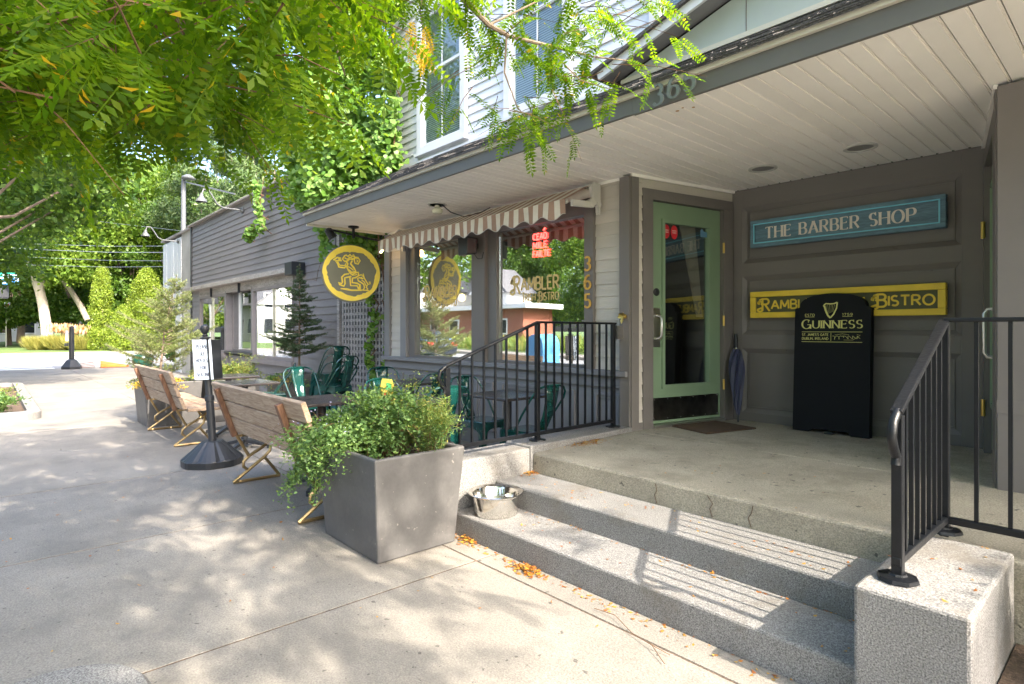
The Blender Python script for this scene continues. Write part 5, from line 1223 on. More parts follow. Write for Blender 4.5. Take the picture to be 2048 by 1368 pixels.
# fallen leaves, piles, twig
def fallen(name, label, P, m, L, parent=None):
    n = len(P); D = rng.normal(size=(n, 3)); D[:, 2] *= .12; N = rng.normal(size=(n, 3)) * .25 + np.array([0, 0, 1.0]); l = rng.uniform(.5, 1.2, n) * L
    v, f = leaves(P, D, N, l, l * .55); o = link(name, nmesh(name, v, f, m)); tag(o, label, 'leaves', None, 'stuff'); return o
P = []
def scat(n, x0, x1, y0, y1, z):
    P.append(np.stack([rng.uniform(x0, x1, n), rng.uniform(y0, y1, n), np.full(n, z + .003)], 1))
scat(90, -6, -.2, -.2, 2.25, .002); scat(150, -2.95, -.3, 2.17, 2.255, .002); scat(60, -3.05, -.72, 2.585, 2.62, .14); scat(40, -3.0, -.72, 2.28, 2.6, .14); scat(70, -3.0, -.72, 2.68, 2.97, .278); scat(25, -3, -.4, 3.0, 4.4, .425); scat(60, -12, -6, -1, 4, .002); scat(12, -.68, -.4, 2.25, 2.95, .452)
fallen('fallen_leaves', 'scattered small orange leaves on sidewalk and steps', np.concatenate(P), lf_fallen, .024)
def pile(cx, cy, z, sx, sy, n, h, label):
    p = np.stack([cx + rng.normal(size=n) * sx, cy + rng.normal(size=n) * sy, np.zeros(n)], 1); rr = np.exp(-((p[:, 0] - cx) / sx) ** 2 / 2 - ((p[:, 1] - cy) / sy) ** 2 / 2)
    p[:, 2] = z + .003 + rng.uniform(0, 1, n) * h * rr; fallen('leaf_pile', label, p, lf_fallen, .03)
pile(-2.32, 2.20, .0, .075, .028, 170, .03, 'orange leaf pile against the foot of the lower step')
pile(-2.90, 2.235, .0, .05, .022, 110, .03, 'orange leaf pile between the big planter and the lower step')
pile(-3.02, 3.55, .425, .03, .12, 150, .02, 'orange leaves gathered along the left curb on the landing')
pile(-3.05, 2.93, .278, .03, .04, 60, .02, 'few orange leaves in the corner of the upper step')
t = thing('twig', 'thin reddish twig lying near the lower step', 'twig', (-1.5, 2.1, .01))
MB().tube([(-1.78, 2.13, .008), (-1.66, 2.13, .02), (-1.52, 2.07, .012), (-1.40, 2.04, .02), (-1.30, 1.98, .008)], 0.0018, 5).tube([(-1.40, 2.04, .02), (-1.32, 2.05, .008)], .002, 4).build('stick', twig_m, t)

# ------------------------------------------------------------------ climbing vine
def vine(name, label, blobs, n, loc, seed, m=lf_vine, L=.055, streamers=()):
    r = np.random.default_rng(seed); t = thing(name, label, 'climbing plant', loc); wts = np.array([b[6] for b in blobs], float); wts /= wts.sum()
    idx = r.choice(len(blobs), n, p=wts); B_ = np.array([b[:6] for b in blobs])[idx]
    u = r.normal(size=(n, 3)); u = unit(u) * (r.uniform(0, 1, n) ** .45)[:, None]; P = B_[:, :3] + u * B_[:, 3:6]
    D = r.normal(size=(n, 3)) * .7 + np.array([.25, -.35, -.55]); N = unit(r.normal(size=(n, 3)) * .55 + np.array([.75, -.35, .55]))
    L_ = r.uniform(.6, 1.25, n) * L; Dn = unit(D - (D * N).sum(1)[:, None] * N); S = np.cross(Dn, N); l = L_[:, None]
    ring = [(0, 0), (.25, .42), (.6, .46), (1, 0), (.6, -.46), (.25, -.42)]
    v = np.stack([P + Dn * l * a + S * l * b - N * l * (.10 if abs(b) > .1 else 0) for a, b in ring], 1).reshape(-1, 3)
    f = np.arange(n * 6).reshape(-1, 6); stuff(link('leaves', nmesh('leaves', v - np.array(loc), f, m), t))
    mb = MB()
    for b in blobs[:40]:
        c = V(*b[:3]); p = c + V(r.uniform(-.2, .2), r.uniform(0, .2), -b[5] * 1.1); mb.tube([p, c + V(r.uniform(-.15, .15), 0, 0), c + V(r.uniform(-.3, .3), r.uniform(-.1, .1), b[5] * 1.1)], .008, 4, cap=False)
    for s in streamers: mb.tube([V(*p) for p in s], .004, 4, cap=False)
    stuff(mb.build('stems', twig_m, t)); return t
r_ = random.Random(3); bl_ = []
def blob(x, y, z, a, b, c, w=1): bl_.append((x, y, z, a, b, c, w * a * c))
for k in range(26):     # column climbing the left end of the bistro up past the eaves
    q = k / 25; z = 3.0 + 3.6 * q; blob(-7.75 + r_.uniform(-.35, .3) - .25 * q, 3.85 + r_.uniform(-.25, .2), z, .55, .40, .30)
for k in range(16): blob(-7.2 + r_.uniform(-.3, .45), 3.95, 3.45 + r_.uniform(0, 2.3), .40, .16, .30)
for k in range(14): blob(-8.7 + r_.uniform(-.9, .4), 3.8, 3.45 + r_.uniform(0, 2.0), .5, .35, .34)
for k in range(6): blob(-9.3 + r_.uniform(-.3, .2), 4.0, 3.7 + r_.uniform(0, 1.0), .35, .3, .35)
for k in range(7): blob(-8.45 + k * .035, 3.75, 3.35 - k * .15, .15, .12, .12, .8)
vine('wall_vine', 'large bright green climbing vine covering the corner between both buildings', bl_, 21000, (-7.8, 3.9, 3.3), 21, L=.085)
bl_ = []
for k in range(9): z = .4 + k * .23; blob(-8.05 + r_.uniform(-.08, .08), 4.38, z, .09, .04, .15)
for k in range(10): z = .3 + k * .26; blob(-7.52 + r_.uniform(-.07, .07), 4.36, z, .08, .05, .15)
for k in range(10): blob(-7.9 + r_.uniform(-.6, .5), 4.2, 2.5 + r_.uniform(-.15, .3), .25, .15, .2)
st_ = [[(-7.5 + r_.uniform(-.12, .12), 4.40, 0), (-7.5 + r_.uniform(-.15, .1), 4.36, 1.2), (-7.55 + r_.uniform(-.1, .1), 4.34, 2.0), (-7.6, 4.2, 2.9)] for _ in range(7)]
vine('lattice_vine', 'thin woody vine climbing the grey lattice', bl_, 1500, (-7.8, 4.35, 0), 22, L=.075, streamers=st_)
bl_ = []
for k in range(7): blob(-12.6 + k * .05, 4.2, 4.35 - k * .16, .07, .08, .09)
for k in range(3): blob(-12.75 - k * .09, 4.15, 3.42 - k * .05, .12, .1, .10)
vine('trailing_vine', 'short leafy shoot hanging over the annex parapet', bl_, 330, (-12.5, 4.2, 4.4), 23, L=.10, streamers=[[(-12.5, 4.3, 4.5), (-12.4, 4.2, 3.9), (-12.7, 4.15, 3.35)]])
t = thing('vine_tendril', 'bare red vine tendril hanging before the grey clapboards', 'vine tendril', (-8.4, 3.8, 2.6))
MB().tube([(-8.25, 3.75, 2.75), (-8.5, 3.8, 2.45), (-8.9, 3.9, 2.25), (-9.2, 4.0, 2.12), (-9.35, 4.0, 2.16)], .005, 5, .002).build('stem', twig_m, t, smooth=True)

# ------------------------------------------------------------------ honey locust over the walk (its trunk stands left of and behind the camera)
def pinnate(npair=10, L=.17, ll=.030, seed=0):
    r = np.random.default_rng(seed); P = []; D = []; N = []
    for i in range(npair):
        q = (i + 1) / (npair + .3); c = np.array([0, q * L, -.16 * L * q * q])
        for s in (-1, 1):
            P.append(c); D.append([s * .92, .42 - .1 * q, -.12 + r.normal() * .08]); N.append([s * .12 + r.normal() * .1, r.normal() * .1, 1])
    P.append([0, L, -.16 * L]); D.append([0, 1, -.3]); N.append([0, .2, 1])
    ln = np.array([ll * (1 - .35 * abs((i // 2) / npair - .45)) for i in range(npair * 2)] + [ll * .9])
    v, f = leaves(np.array(P, float), np.array(D, float), np.array(N, float), ln, ln * .42)
    # rachis as a thin folded strip
    q = np.linspace(0, 1, 4); rv = []
    for a in q: rv += [[-.0011, a * L, -.16 * L * a * a], [.0011, a * L, -.16 * L * a * a]]
    o = len(v); rf = [[o + 2 * i, o + 2 * i + 1, o + 2 * i + 3, o + 2 * i + 2] for i in range(3)]
    return np.concatenate([v, np.array(rv)]), np.concatenate([f, np.array(rf)])
PIN = [pinnate(10, .18, .037, 1), pinnate(11, .20, .034, 2), pinnate(8, .14, .034, 3)]
LT = thing('honey_locust_tree', 'honey locust tree with feathery leaves hanging across the top of the view', 'tree', (-1.9, -.75, 0))
LO = np.array([-1.9, -.75, 0.])
MB().tube([(-1.9, -.75, 0), (-1.88, -.73, 1.2), (-1.85, -.7, 2.3), (-1.6, -.6, 3.6), (-1.2, -.5, 5.2), (-.9, -.4, 6.6)], .12, 12, .03).build('trunk', bark, LT, smooth=True)
def limb(pts, r0, r1, nm='limb'): MB().tube([V(*p) for p in pts], r0, 7, r1).build(nm, bark, LT, smooth=True)
tips = []      # (point, outward direction) where leaf sprays grow
TR_ = random.Random(5)
def branch(pts, r0, r1, dens, nm='limb'):
    pts = [V(*p) for p in pts]; limb(pts, r0, r1, nm)
    for a, b in zip(pts[:-1], pts[1:]):
        n = max(1, int((b - a).length * dens))
        for k in range(n): tips.append((a.lerp(b, (k + TR_.random()) / n), (b - a).normalized()))
fork = V(-1.85, -.7, 2.3)
P_ = lambda px, py, d: tuple(at(px, py, d))
branch([fork, V(-1.9, .1, 2.75), P_(84, 5, 1.75), P_(150, 58, 1.85), P_(234, 88, 2.0), P_(310, 120, 2.25), P_(380, 135, 2.6), P_(520, 150, 3.1), P_(640, 185, 3.6)], .030, .004, 3)
branch([P_(300, -60, 1.7), P_(365, 60, 1.7), P_(368, 95, 1.72), P_(388, 140, 1.75), P_(407, 180, 1.8)], .008, .002, 6)
branch([fork, P_(-60, 130, 1.5), P_(40, 168, 1.6), P_(120, 190, 1.9), P_(260, 230, 2.6)], .034, .006, 4)
branch([fork, V(-1.7, .6, 3.1), P_(560, -120, 2.5), P_(625, 5, 2.6), P_(660, 60, 2.7), P_(690, 150, 2.9)], .024, .004, 5)
branch([fork, V(-1.5, .9, 3.2), P_(860, -90, 2.8), P_(919, -10, 2.9), P_(978, 50, 3.0), P_(1017, 72, 3.05), P_(1126, 98, 3.2), P_(1185, 113, 3.3), P_(1262, 122, 3.4)], .024, .003, 7)
branch([P_(1013, 74, 3.05), P_(1009, 145, 3.05), P_(1033, 211, 3.05), P_(1080, 275, 3.1)], .006, .002, 10)
branch([P_(1090, 90, 3.15), P_(1160, 160, 3.2), P_(1225, 180, 3.25)], .005, .002, 8)
branch([P_(978, 50, 3.0), P_(1080, 0, 3.1), P_(1200, -20, 3.2), P_(1290, 5, 3.3)], .006, .002, 6)
branch([P_(860, -80, 2.8), P_(840, 20, 2.8), P_(850, 90, 2.8)], .006, .002, 5)
nseg = len(tips); Mx = []
def leaf_at(p, d, sc_=1, down=.36):
    d = (d + V(TR_.uniform(-.9, .9), TR_.uniform(-.9, .9), TR_.uniform(-.6, .4))).normalized(); d = (d - V(0, 0, down * TR_.uniform(.6, 1.6))).normalized()
    n = V(TR_.uniform(-.6, .6), TR_.uniform(-.6, .6), 1); x = d.cross(n).normalized(); n = x.cross(d)
    s = TR_.uniform(.75, 1.15) * sc_; M = Matrix(((x.x * s, d.x * s, n.x * s, p.x), (x.y * s, d.y * s, n.y * s, p.y), (x.z * s, d.z * s, n.z * s, p.z), (0, 0, 0, 1))); return M
for p, d in tips:
    side = V(-d.y, d.x, 0) * TR_.choice((-1, 1)) + V(0, 0, TR_.uniform(-.5, .2)); tw = p + (d * .5 + side * .8).normalized() * TR_.uniform(.08, .26)
    MB_tw = None
    for k in range(TR_.randint(3, 5)): Mx.append(leaf_at(p.lerp(tw, TR_.random()), (tw - p).normalized()))
# fill the left half of the view with more distant sprays of the same crown
tw_mb = MB(); BIG = 1
def spray_cloud(n, fn, per=(5, 9)):
    for _ in range(n):
        p = fn(); d = V(TR_.uniform(-1, 1), TR_.uniform(-1, 1), TR_.uniform(-.5, .1)).normalized(); L_ = TR_.uniform(.2, .5)
        e = p + d * L_; tw_mb.tube([p, p.lerp(e, .5) + V(0, 0, .02), e], .003, 3, .001, cap=False)
        for k in range(TR_.randint(*per)): Mx.append(leaf_at(p.lerp(e, TR_.random()), d, BIG))
def low(px):     # lower outline of the foliage in the photograph
    T = [(-200, 280), (0, 280), (90, 300), (170, 265), (260, 300), (330, 230), (420, 250), (500, 270), (560, 170), (620, 60), (700, 60), (780, 60), (900, 40), (1000, 20), (1400, -40)]
    for (a, b), (c, d) in zip(T[:-1], T[1:]):
        if a <= px <= c: return b + (d - b) * (px - a) / (c - a)
    return -40
def f1():
    px = TR_.uniform(-200, 640); d = TR_.uniform(1.15, 3.4); return at(px, TR_.uniform(-260, low(px) - 60 * 1.6 / d), d)
def f2():
    px = TR_.uniform(600, 1000); d = TR_.uniform(2.6, 3.8); return at(px, TR_.uniform(-200, max(low(px) - 40, -20)), d)
spray_cloud(400, f1); spray_cloud(40, f2)
# right hand cluster hanging before the white siding
def f3():
    while True:
        px, py = TR_.uniform(900, 1330), TR_.uniform(-60, 300)
        if px > 1270 and py > 120: continue
        if py < 300 - abs(px - 1060) * .75 or (px > 1100 and abs(py - 150 + (px - 1300) * .0) < 60): return at(px, py - 25, TR_.uniform(2.9, 3.5))
spray_cloud(44, f3, (3, 6))
view_n = len(Mx)
# crown overhead and towards the sun: throws the dappled shade
def f4():
    while True:
        x, y, z = TR_.uniform(-4.5, 7), TR_.uniform(-4.5, 2.1), TR_.uniform(3.6, 7.4)
        if ((x - 1.5) / 4.8) ** 2 + ((y + .7) / 3.6) ** 2 + ((z - 5.5) / 2.0) ** 2 > 1: continue
        return V(x, y, z)
CL = []
for _ in range(75): CL.append((f4(), TR_.uniform(.4, .8)))
for _ in range(5): CL.append((V(TR_.uniform(4.5, 5.3), TR_.uniform(2.2, 2.9), TR_.uniform(4.0, 4.7)), TR_.uniform(.15, .3)))
def f5():
    c, r = TR_.choice(CL); return c + V(TR_.gauss(0, 1), TR_.gauss(0, 1), TR_.gauss(0, .6)) * r * .6
BIG = 1.35
spray_cloud(CROWN_N, f5, (6, 9))
for k in range(16):
    c = CL[k][0]; limb([V(-1.5, -.6, 3.6), V(-1.5, -.6, 3.6).lerp(c, .5) + V(0, 0, .5), c], .035, .006)
# split: the leaves that show largest become parts, the rest one mesh
cp = camo.location
def vis(M):
    p = M.translation - cp; dep = p.dot(F_); 
    if dep < .3: return 1e9
    px = 1024 + 1166 * p.dot(R_) / dep; py = 660 - 1166 * p.z / dep
    return dep if -60 < px < 2100 and -60 < py < 1400 else 1e9
order = sorted(range(view_n), key=lambda i: vis(Mx[i])); parts_i = set(order[:290])
pm = [nmesh('leaf', v, f, lf_locust) for v, f in PIN]; pmy = nmesh('leaf', PIN[0][0], PIN[0][1], lf_yellowloc)
for i in order[:290]:
    o = link('leaf', pm[i % 3], LT); o.matrix_local = Matrix.Translation(-LT.location) @ Mx[i]
acc = [[], []]
for j, (pv, pf) in enumerate(PIN):
    Ms = np.array([np.array(Mx[i]) for i in range(len(Mx)) if i % 3 == j and i not in parts_i])
    if not len(Ms): continue
    vv = np.einsum('nij,vj->nvi', Ms[:, :3, :3], pv) + Ms[:, None, :3, 3]; nv = len(pv)
    off = (np.arange(len(Ms)) * nv)[:, None, None] + sum(len(a) for a in acc[0])
    acc[0].append((vv - LO).reshape(-1, 3)); acc[1].append((pf[None] + off).reshape(-1, 4))
stuff(link('crown', nmesh('crown', np.concatenate(acc[0]), np.concatenate(acc[1]), lf_locust), LT)); stuff(tw_mb.build('twigs', twig_m, LT))
for k in range(11):      # one yellowed spray
    p = at(842 + TR_.uniform(-22, 22), 40 + k * 5.5, 2.75); o = link('leaf', pmy, LT); o['label'] = 'yellowed leaf in the golden spray'; o.matrix_local = Matrix.Translation(-LT.location) @ leaf_at(p, V(0, 0, -.6), .8, 1.2)

# ------------------------------------------------------------------ background trees
def crown_mesh(name, blobs, n, L, m, seed, asp=.6, shell=.5):
    r = np.random.default_rng(seed); w = np.array([b[3] * b[4] * b[5] for b in blobs]) ** .67; idx = r.choice(len(blobs), n, p=w / w.sum()); B_ = np.array(blobs)[idx]
    u = unit(r.normal(size=(n, 3))) * (shell + (1 - shell) * r.uniform(0, 1, n))[:, None] * (1 + .12 * r.normal(size=n))[:, None]; P = B_[:, :3] + u * B_[:, 3:6]
    D = r.normal(size=(n, 3)); N = unit(u) + r.normal(size=(n, 3)) * .7 + np.array([0, 0, .5]); l = r.uniform(.6, 1.3, n) * L; v, f = leaves(P, D, N, l, l * asp); return nmesh(name, v, f, m)
def broad_blobs(h, r, seed, z0=.25, n=46, br=.26):
    rr = random.Random(seed); b = []
    for _ in range(n):
        z = rr.uniform(z0, 1.0); e = math.sqrt(max(0, 1 - ((z - (z0 + 1) / 2) / ((1 - z0) / 2 + .08)) ** 2)); a = rr.uniform(0, 2 * PI); q = e * r * rr.uniform(.3, .95) ** .7
        s = r * br * rr.uniform(.7, 1.3); b.append((q * math.cos(a), q * math.sin(a), z * h, s * 1.15, s * 1.15, s * .75))
    return b
def tree_proto(h, r, seed, m, n, L, trunk_m, tr=.22, z0=.25, nb=46, asp=.6):
    bl = broad_blobs(h, r, seed, z0, nb); cm = crown_mesh('crown', bl, n, L, m, seed, asp); mb = MB(); rr = random.Random(seed)
    mb.tube([V(0, 0, -.3), V(rr.uniform(-.2, .2), rr.uniform(-.2, .2), h * .35), V(rr.uniform(-.4, .4), rr.uniform(-.4, .4), h * .8)], tr * h / 10, 9, .03)
    for b in bl[::3]: mb.tube([V(0, 0, h * z0 * rr.uniform(.8, 1.3)), V(b[0] * .5, b[1] * .5, b[2] * .75), V(b[0], b[1], b[2])], .05 * h / 10, 5, .015, cap=False)
    return cm, mb.mesh('trunk', trunk_m, smooth=True)
def put_tree(name, label, pr, loc, s=1, rz=0, grp='trees beyond the side street', cat='tree'):
    t = thing(name, label, cat, loc, grp, rz); t.scale = (s, s, s); c = stuff(link('crown', pr[0], t)); link('trunk', pr[1], t); return t
pA = tree_proto(12, 4.6, 1, lf_tree, 34000, .26, bark, z0=.18); pB = tree_proto(13, 5.0, 2, lf_tree2, 34000, .26, bark, z0=.2)
pC = tree_proto(9, 3.4, 3, lf_tree, 30000, .15, bark, z0=.32); pD = tree_proto(17, 4.2, 4, lf_pine, 30000, .30, bark, tr=.16, z0=.38, nb=34, asp=.3)
def tloc(px, d, z=0): p = at(px, 660, d); return (p.x, p.y, z)
# street tree 2 stands in the mulch bed at the left edge
put_tree('street_tree', 'street tree over the mulch bed reaching in from the left edge', pC, (-16.1, -1.0, 0), 1.05, .4, 'street trees beside the walk')
put_tree('street_tree', 'street tree farther along the walk shading the crossing', pC, (-21.5, -1.1, 0), 1.0, 2.0, 'street trees beside the walk')
TS = [(-60, 44, pA, 1.1, 'dark leafy tree at the far left edge'), (40, 58, pB, 1.25, 'tall light green tree behind the white house'), (100, 40.5, None, 1, ''), (150, 50, pA, 1.15, 'dark tree behind the pale maple trunk'),
      (215, 56, pB, 1.3, 'light tree rising above the columnar arborvitae'), (262, 47, pA, .95, 'dark leafy tree between both arborvitae'), (300, 60, pA, 1.35, 'large dark tree behind the wide arborvitae'),
      (350, 50, pB, 1.1, 'light green tree behind the white utility pole'), (395, 64, pA, 1.2, 'dark tree above the annex corner'), (10, 75, pA, 1.7, 'huge dark tree far behind the lawn'), (130, 78, pB, 1.8, 'huge light tree far behind the lawn'), (235, 82, pA, 1.9, 'huge dark tree behind all others in the middle'), (330, 85, pB, 1.9, 'huge light tree at the end of the side street')]
for i, (px, d, pr, s, la) in enumerate(TS):
    if pr: put_tree('leafy_tree', la, pr, tloc(px, d), s, i * 1.3)
for i, (px, d, s, la) in enumerate(((420, 44, 1.0, 'tall pine behind the annex roof beside the pole'), (480, 40, .95, 'tall pine behind the middle of the annex parapet'), (545, 36, .9, 'tall pine behind the annex near the vine'), (610, 42, 1.15, 'tall pine right behind the climbing vine'), (450, 60, 1.2, 'distant pine seen between two nearer pines'))):
    put_tree('pine_tree', la, pD, tloc(px, d), s, i * 2.1, 'pine trees behind the annex')
# pale maple trunk leaning left
t = thing('maple_tree', 'old maple with a thick pale leaning trunk beyond the crossing', 'tree', tloc(96, 41), None); b0 = at(97, 695, 41)
s_ = lambda px, py, d=41: at(px, py, d)
MB().tube([s_(97, 702), s_(95, 680), s_(92, 650), s_(86, 610), s_(80, 585), s_(72, 562)], .37, 12, .26).build('trunk', bark_pale, t, smooth=True)
MB().tube([s_(78, 578), s_(66, 548), s_(56, 520), s_(50, 480)], .24, 8, .10).build('limb', bark_pale, t, smooth=True); MB().tube([s_(80, 582), s_(84, 555), s_(88, 510), s_(96, 470)], .22, 8, .08).build('limb', bark_pale, t, smooth=True)
cm = crown_mesh('crown', [tuple(x * 1.0 for x in b) for b in broad_blobs(13, 5.2, 9, .42)], 30000, .26, lf_tree2, 31); o = stuff(link('crown', cm, t)); o.location = (-.5, -.5, 0)
t = thing('leaning_tree', 'grey leaning tree trunk left of the arborvitae', 'tree', tloc(170, 43), None)
MB().tube([s_(176, 640, 43), s_(160, 610, 43), s_(140, 578, 43), s_(120, 552, 43), s_(104, 532, 43), s_(98, 510, 43)], .22, 9, .10).build('trunk', bark_pale, t, smooth=True)
MB().tube([s_(120, 552, 43), s_(100, 545, 43), s_(88, 538, 43)], .08, 6, .04).build('limb', bark_pale, t, smooth=True)
# arborvitae
def thuja(label, px, d, h, r, seed, n):
    rr = random.Random(seed); bl = []
    for k in range(70):
        z = rr.random() ** .9; a = rr.uniform(0, 2 * PI); e = r * (1 - z) ** .72 * .82 if z > .1 else r * .8; s = .16 * r + .14
        bl.append((e * math.cos(a), e * math.sin(a), .15 + z * (h - .3), s, s, s * 1.3))
    for k in range(10): z = k / 10; bl.append((0, 0, .3 + z * (h - .5), r * (1 - z) * .8 + .05, r * (1 - z) * .8 + .05, h * .09))
    t = thing('arborvitae', label, 'arborvitae', tloc(px, d), 'arborvitae beyond the side street'); stuff(link('crown', crown_mesh('crown', bl, int(n * 1.35), .10, lf_thuja, seed, .55, .85), t)); MB().tube([(0, 0, -.1), (0, 0, h * .5)], .08, 6).xf(Matrix.Translation(t.location)).build('trunk', bark, t)
thuja('slender columnar arborvitae beyond the side street', 204, 38, 5.4, .92, 41, 22000); thuja('wide bright arborvitae beside the annex', 294, 39, 5.1, 1.9, 42, 36000); thuja('low clipped evergreen between both arborvitae', 248, 37.5, 2.8, 1.0, 43, 12000)
# ornamental grasses
for px, d, w, h, la in ((78, 38, .9, 1.5, 'golden ornamental grass clump left of the maple trunk'), (122, 38, 1.0, 1.7, 'tall plumed ornamental grass right of the maple trunk'), (160, 37.5, .9, 1.6, 'plumed ornamental grass beside the slender arborvitae')):
    t = thing('ornamental_grass', la, 'grass clump', tloc(px, d), 'grass clumps beyond the side street'); n = 2600; a = rng.uniform(0, 2 * PI, n); r = rng.uniform(0, w, n) ** .8
    P = np.stack([r * np.cos(a) * .6, r * np.sin(a) * .6, np.zeros(n)], 1); D = np.stack([np.cos(a) * .45, np.sin(a) * .45, np.ones(n)], 1) + rng.normal(size=(n, 3)) * .2; L_ = rng.uniform(.5, 1, n) * h * .75
    v, f = leaves(P, D, rng.normal(size=(n, 3)), L_, np.full(n, .03)); stuff(link('blades', nmesh('blades', v, f, lf_grass), t))
    if px > 100:
        n = 160; P = np.stack([rng.normal(size=n) * w * .35, rng.normal(size=n) * w * .35, rng.uniform(.62, .85, n) * h], 1); v, f = leaves(P, np.stack([rng.normal(size=n) * .15, rng.normal(size=n) * .15, np.ones(n)], 1), rng.normal(size=(n, 3)), np.full(n, .38), np.full(n, .10)); stuff(link('plumes', nmesh('plumes', v, f, lf_plume), t))
# ------------------------------------------------------------------ street furniture far left
t = thing('crossing_post', 'black pedestrian signal post on a flared base before the crossing', 'signal post', (-25.2, 2.05, 0))
c = V(-24.6, 2.15, 0); MB().lathe([(.30, 0), (.30, .08), (.15, .30), (.08, .34)], c, 6).build('flared_base', blackplastic, t); MB().lathe([(.075, .3), (.07, 1.42), (.02, 1.46)], c, 12).build('post', blackplastic, t, smooth=True)
MB().box(-24.62, -24.60, 1.99, 2.06, .95, 1.3).build('sign_plate', paper, t); MB().box(-24.68, -24.56, 1.96, 2.07, .78, .88).build('push_button', blackplastic, t)
t = thing('collapsed_barricade', 'orange board of a collapsed barricade lying on the pavement', 'barricade', (-24.7, 3.1, 0))
MB().hexa([(-24.6, 2.95, .02), (-24.4, 3.75, .02), (-24.7, 3.8, .02), (-25.0, 3.0, .02), (-24.6, 2.95, .16), (-24.4, 3.75, .05), (-24.7, 3.8, .07), (-25.0, 3.0, .24)]).build('board', orange, t, bevel=.01)
for k in range(4): MB().bar((-24.6 - k * .1, 2.8, .05 + .05 * k), (-24.5 - k * .13, 2.15, .03 + .03 * k), .03, .02).build('rail', bench_dark, t)
t = thing('ball_planter', 'round glazed green pot behind the far planter', 'pot', (-17.5, 3.0, 0)); bpz = at(286, 742, 20.5)
MB().lathe([(.16, 0), (.28, .1), (.33, .24), (.31, .38), (.25, .46), (.22, .46)], (bpz.x, bpz.y, 0), 24).build('pot_body', ball_green, t, smooth=True)
plant('green_shrub', 'low green plants around the glazed pot', 'plant', [dict(center=(bpz.x + .8, bpz.y + .9, .1), n_stems=60, spread=.5, height=.5, droop=.05, m=lf_herb, leafL=.08, leafW=.5, per=30)], (bpz.x + .8, bpz.y + .9, 0))
t = thing('traffic_signal', 'dark traffic signal head cut by the left edge', 'traffic light', at(0, 581, 25)); q = at(-8, 581, 25); w_ = .45
MB().box(q.x - .15, q.x + .15, q.y - .42, q.y + .42, q.z - .33, q.z + .33).build('housing', blackplastic, t, bevel=.05)
pz = at(-12, 700, 25); MB().tube([(pz.x, pz.y, -.1), (pz.x, pz.y, 4.6)], .08, 10).build('mast', steel, t)
t = thing('street_name_signs', 'blue and white street name signs at the left edge', 'street sign', at(10, 558, 24.7))
for py, hh, mm, x1 in ((550, .19, street_green, 33), (558, .17, paper, 37), (566, .15, street_blue, 37)):
    a, b_ = at(-14, py, 24.9), at(x1, py, 24.9); MB().bar(a, b_, .02, hh).build('name_plate', mm, t)
    if mm is not paper:
        for j in range(3): c1, c2 = at(6 + j * 10, py, 24.86), at(13 + j * 10, py, 24.86); MB().bar(c1, c2, .02, .05).build('name_stroke', paper, t)
    else:
        for j in range(3): c1, c2 = at(4 + j * 11, py, 24.86), at(12 + j * 11, py, 24.86); MB().bar(c1, c2, .02, .06).build('name_stroke', street_blue, t)
t = thing('parking_sign', 'small white sign with red print on a thin pole in the lawn', 'sign', tloc(13, 45)); a = at(12, 700, 45)
MB().tube([(a.x, a.y, 0), at(12, 612, 45)], .05, 7).build('pole', steel, t); q = at(14, 611, 44.9); MB().bar(at(9, 611, 44.9), at(20, 611, 44.9), .02, .5).build('sign_plate', paper, t); MB().bar(at(11, 610, 44.8), at(18, 610, 44.8), .02, .16).build('red_print', sticker_red, t)
# utility pole and wires
t = thing('utility_pole', 'pale metal utility pole rising behind the annex corner', 'pole', tloc(367, 27)); a = at(367, 660, 27)
MB().tube([(a.x, a.y, 0), (a.x, a.y, 8.3)], .13, 12, .10).build('pole', galv, t, smooth=True)
MB().bar((a.x, a.y, 8.2), at(470, 388, 25), .05, .06).build('arm', galv, t); MB().lathe([(.3, 0), (.32, .05), (.1, .2)], (a.x + .4, a.y + .1, 8.25), 12).build('lamp_head', galv, t)
t = thing('overhead_cables', 'sagging overhead cables crossing before the trees', 'cables', at(200, 510, 26))
for (x0, y0, x1, y1, r) in ((-80, 478, 365, 492, .007), (-80, 488, 365, 505, .009), (-80, 503, 365, 522, .006), (-80, 521, 365, 533, .006), (-80, 396, 365, 462, .005)):
    a, b_ = at(x0, y0, 27), at(x1, y1, 27); MB().tube([a, a.lerp(b_, .33) - V(0, 0, .12), a.lerp(b_, .66) - V(0, 0, .12), b_], r, 5).build('cable', steel, t, smooth=True)
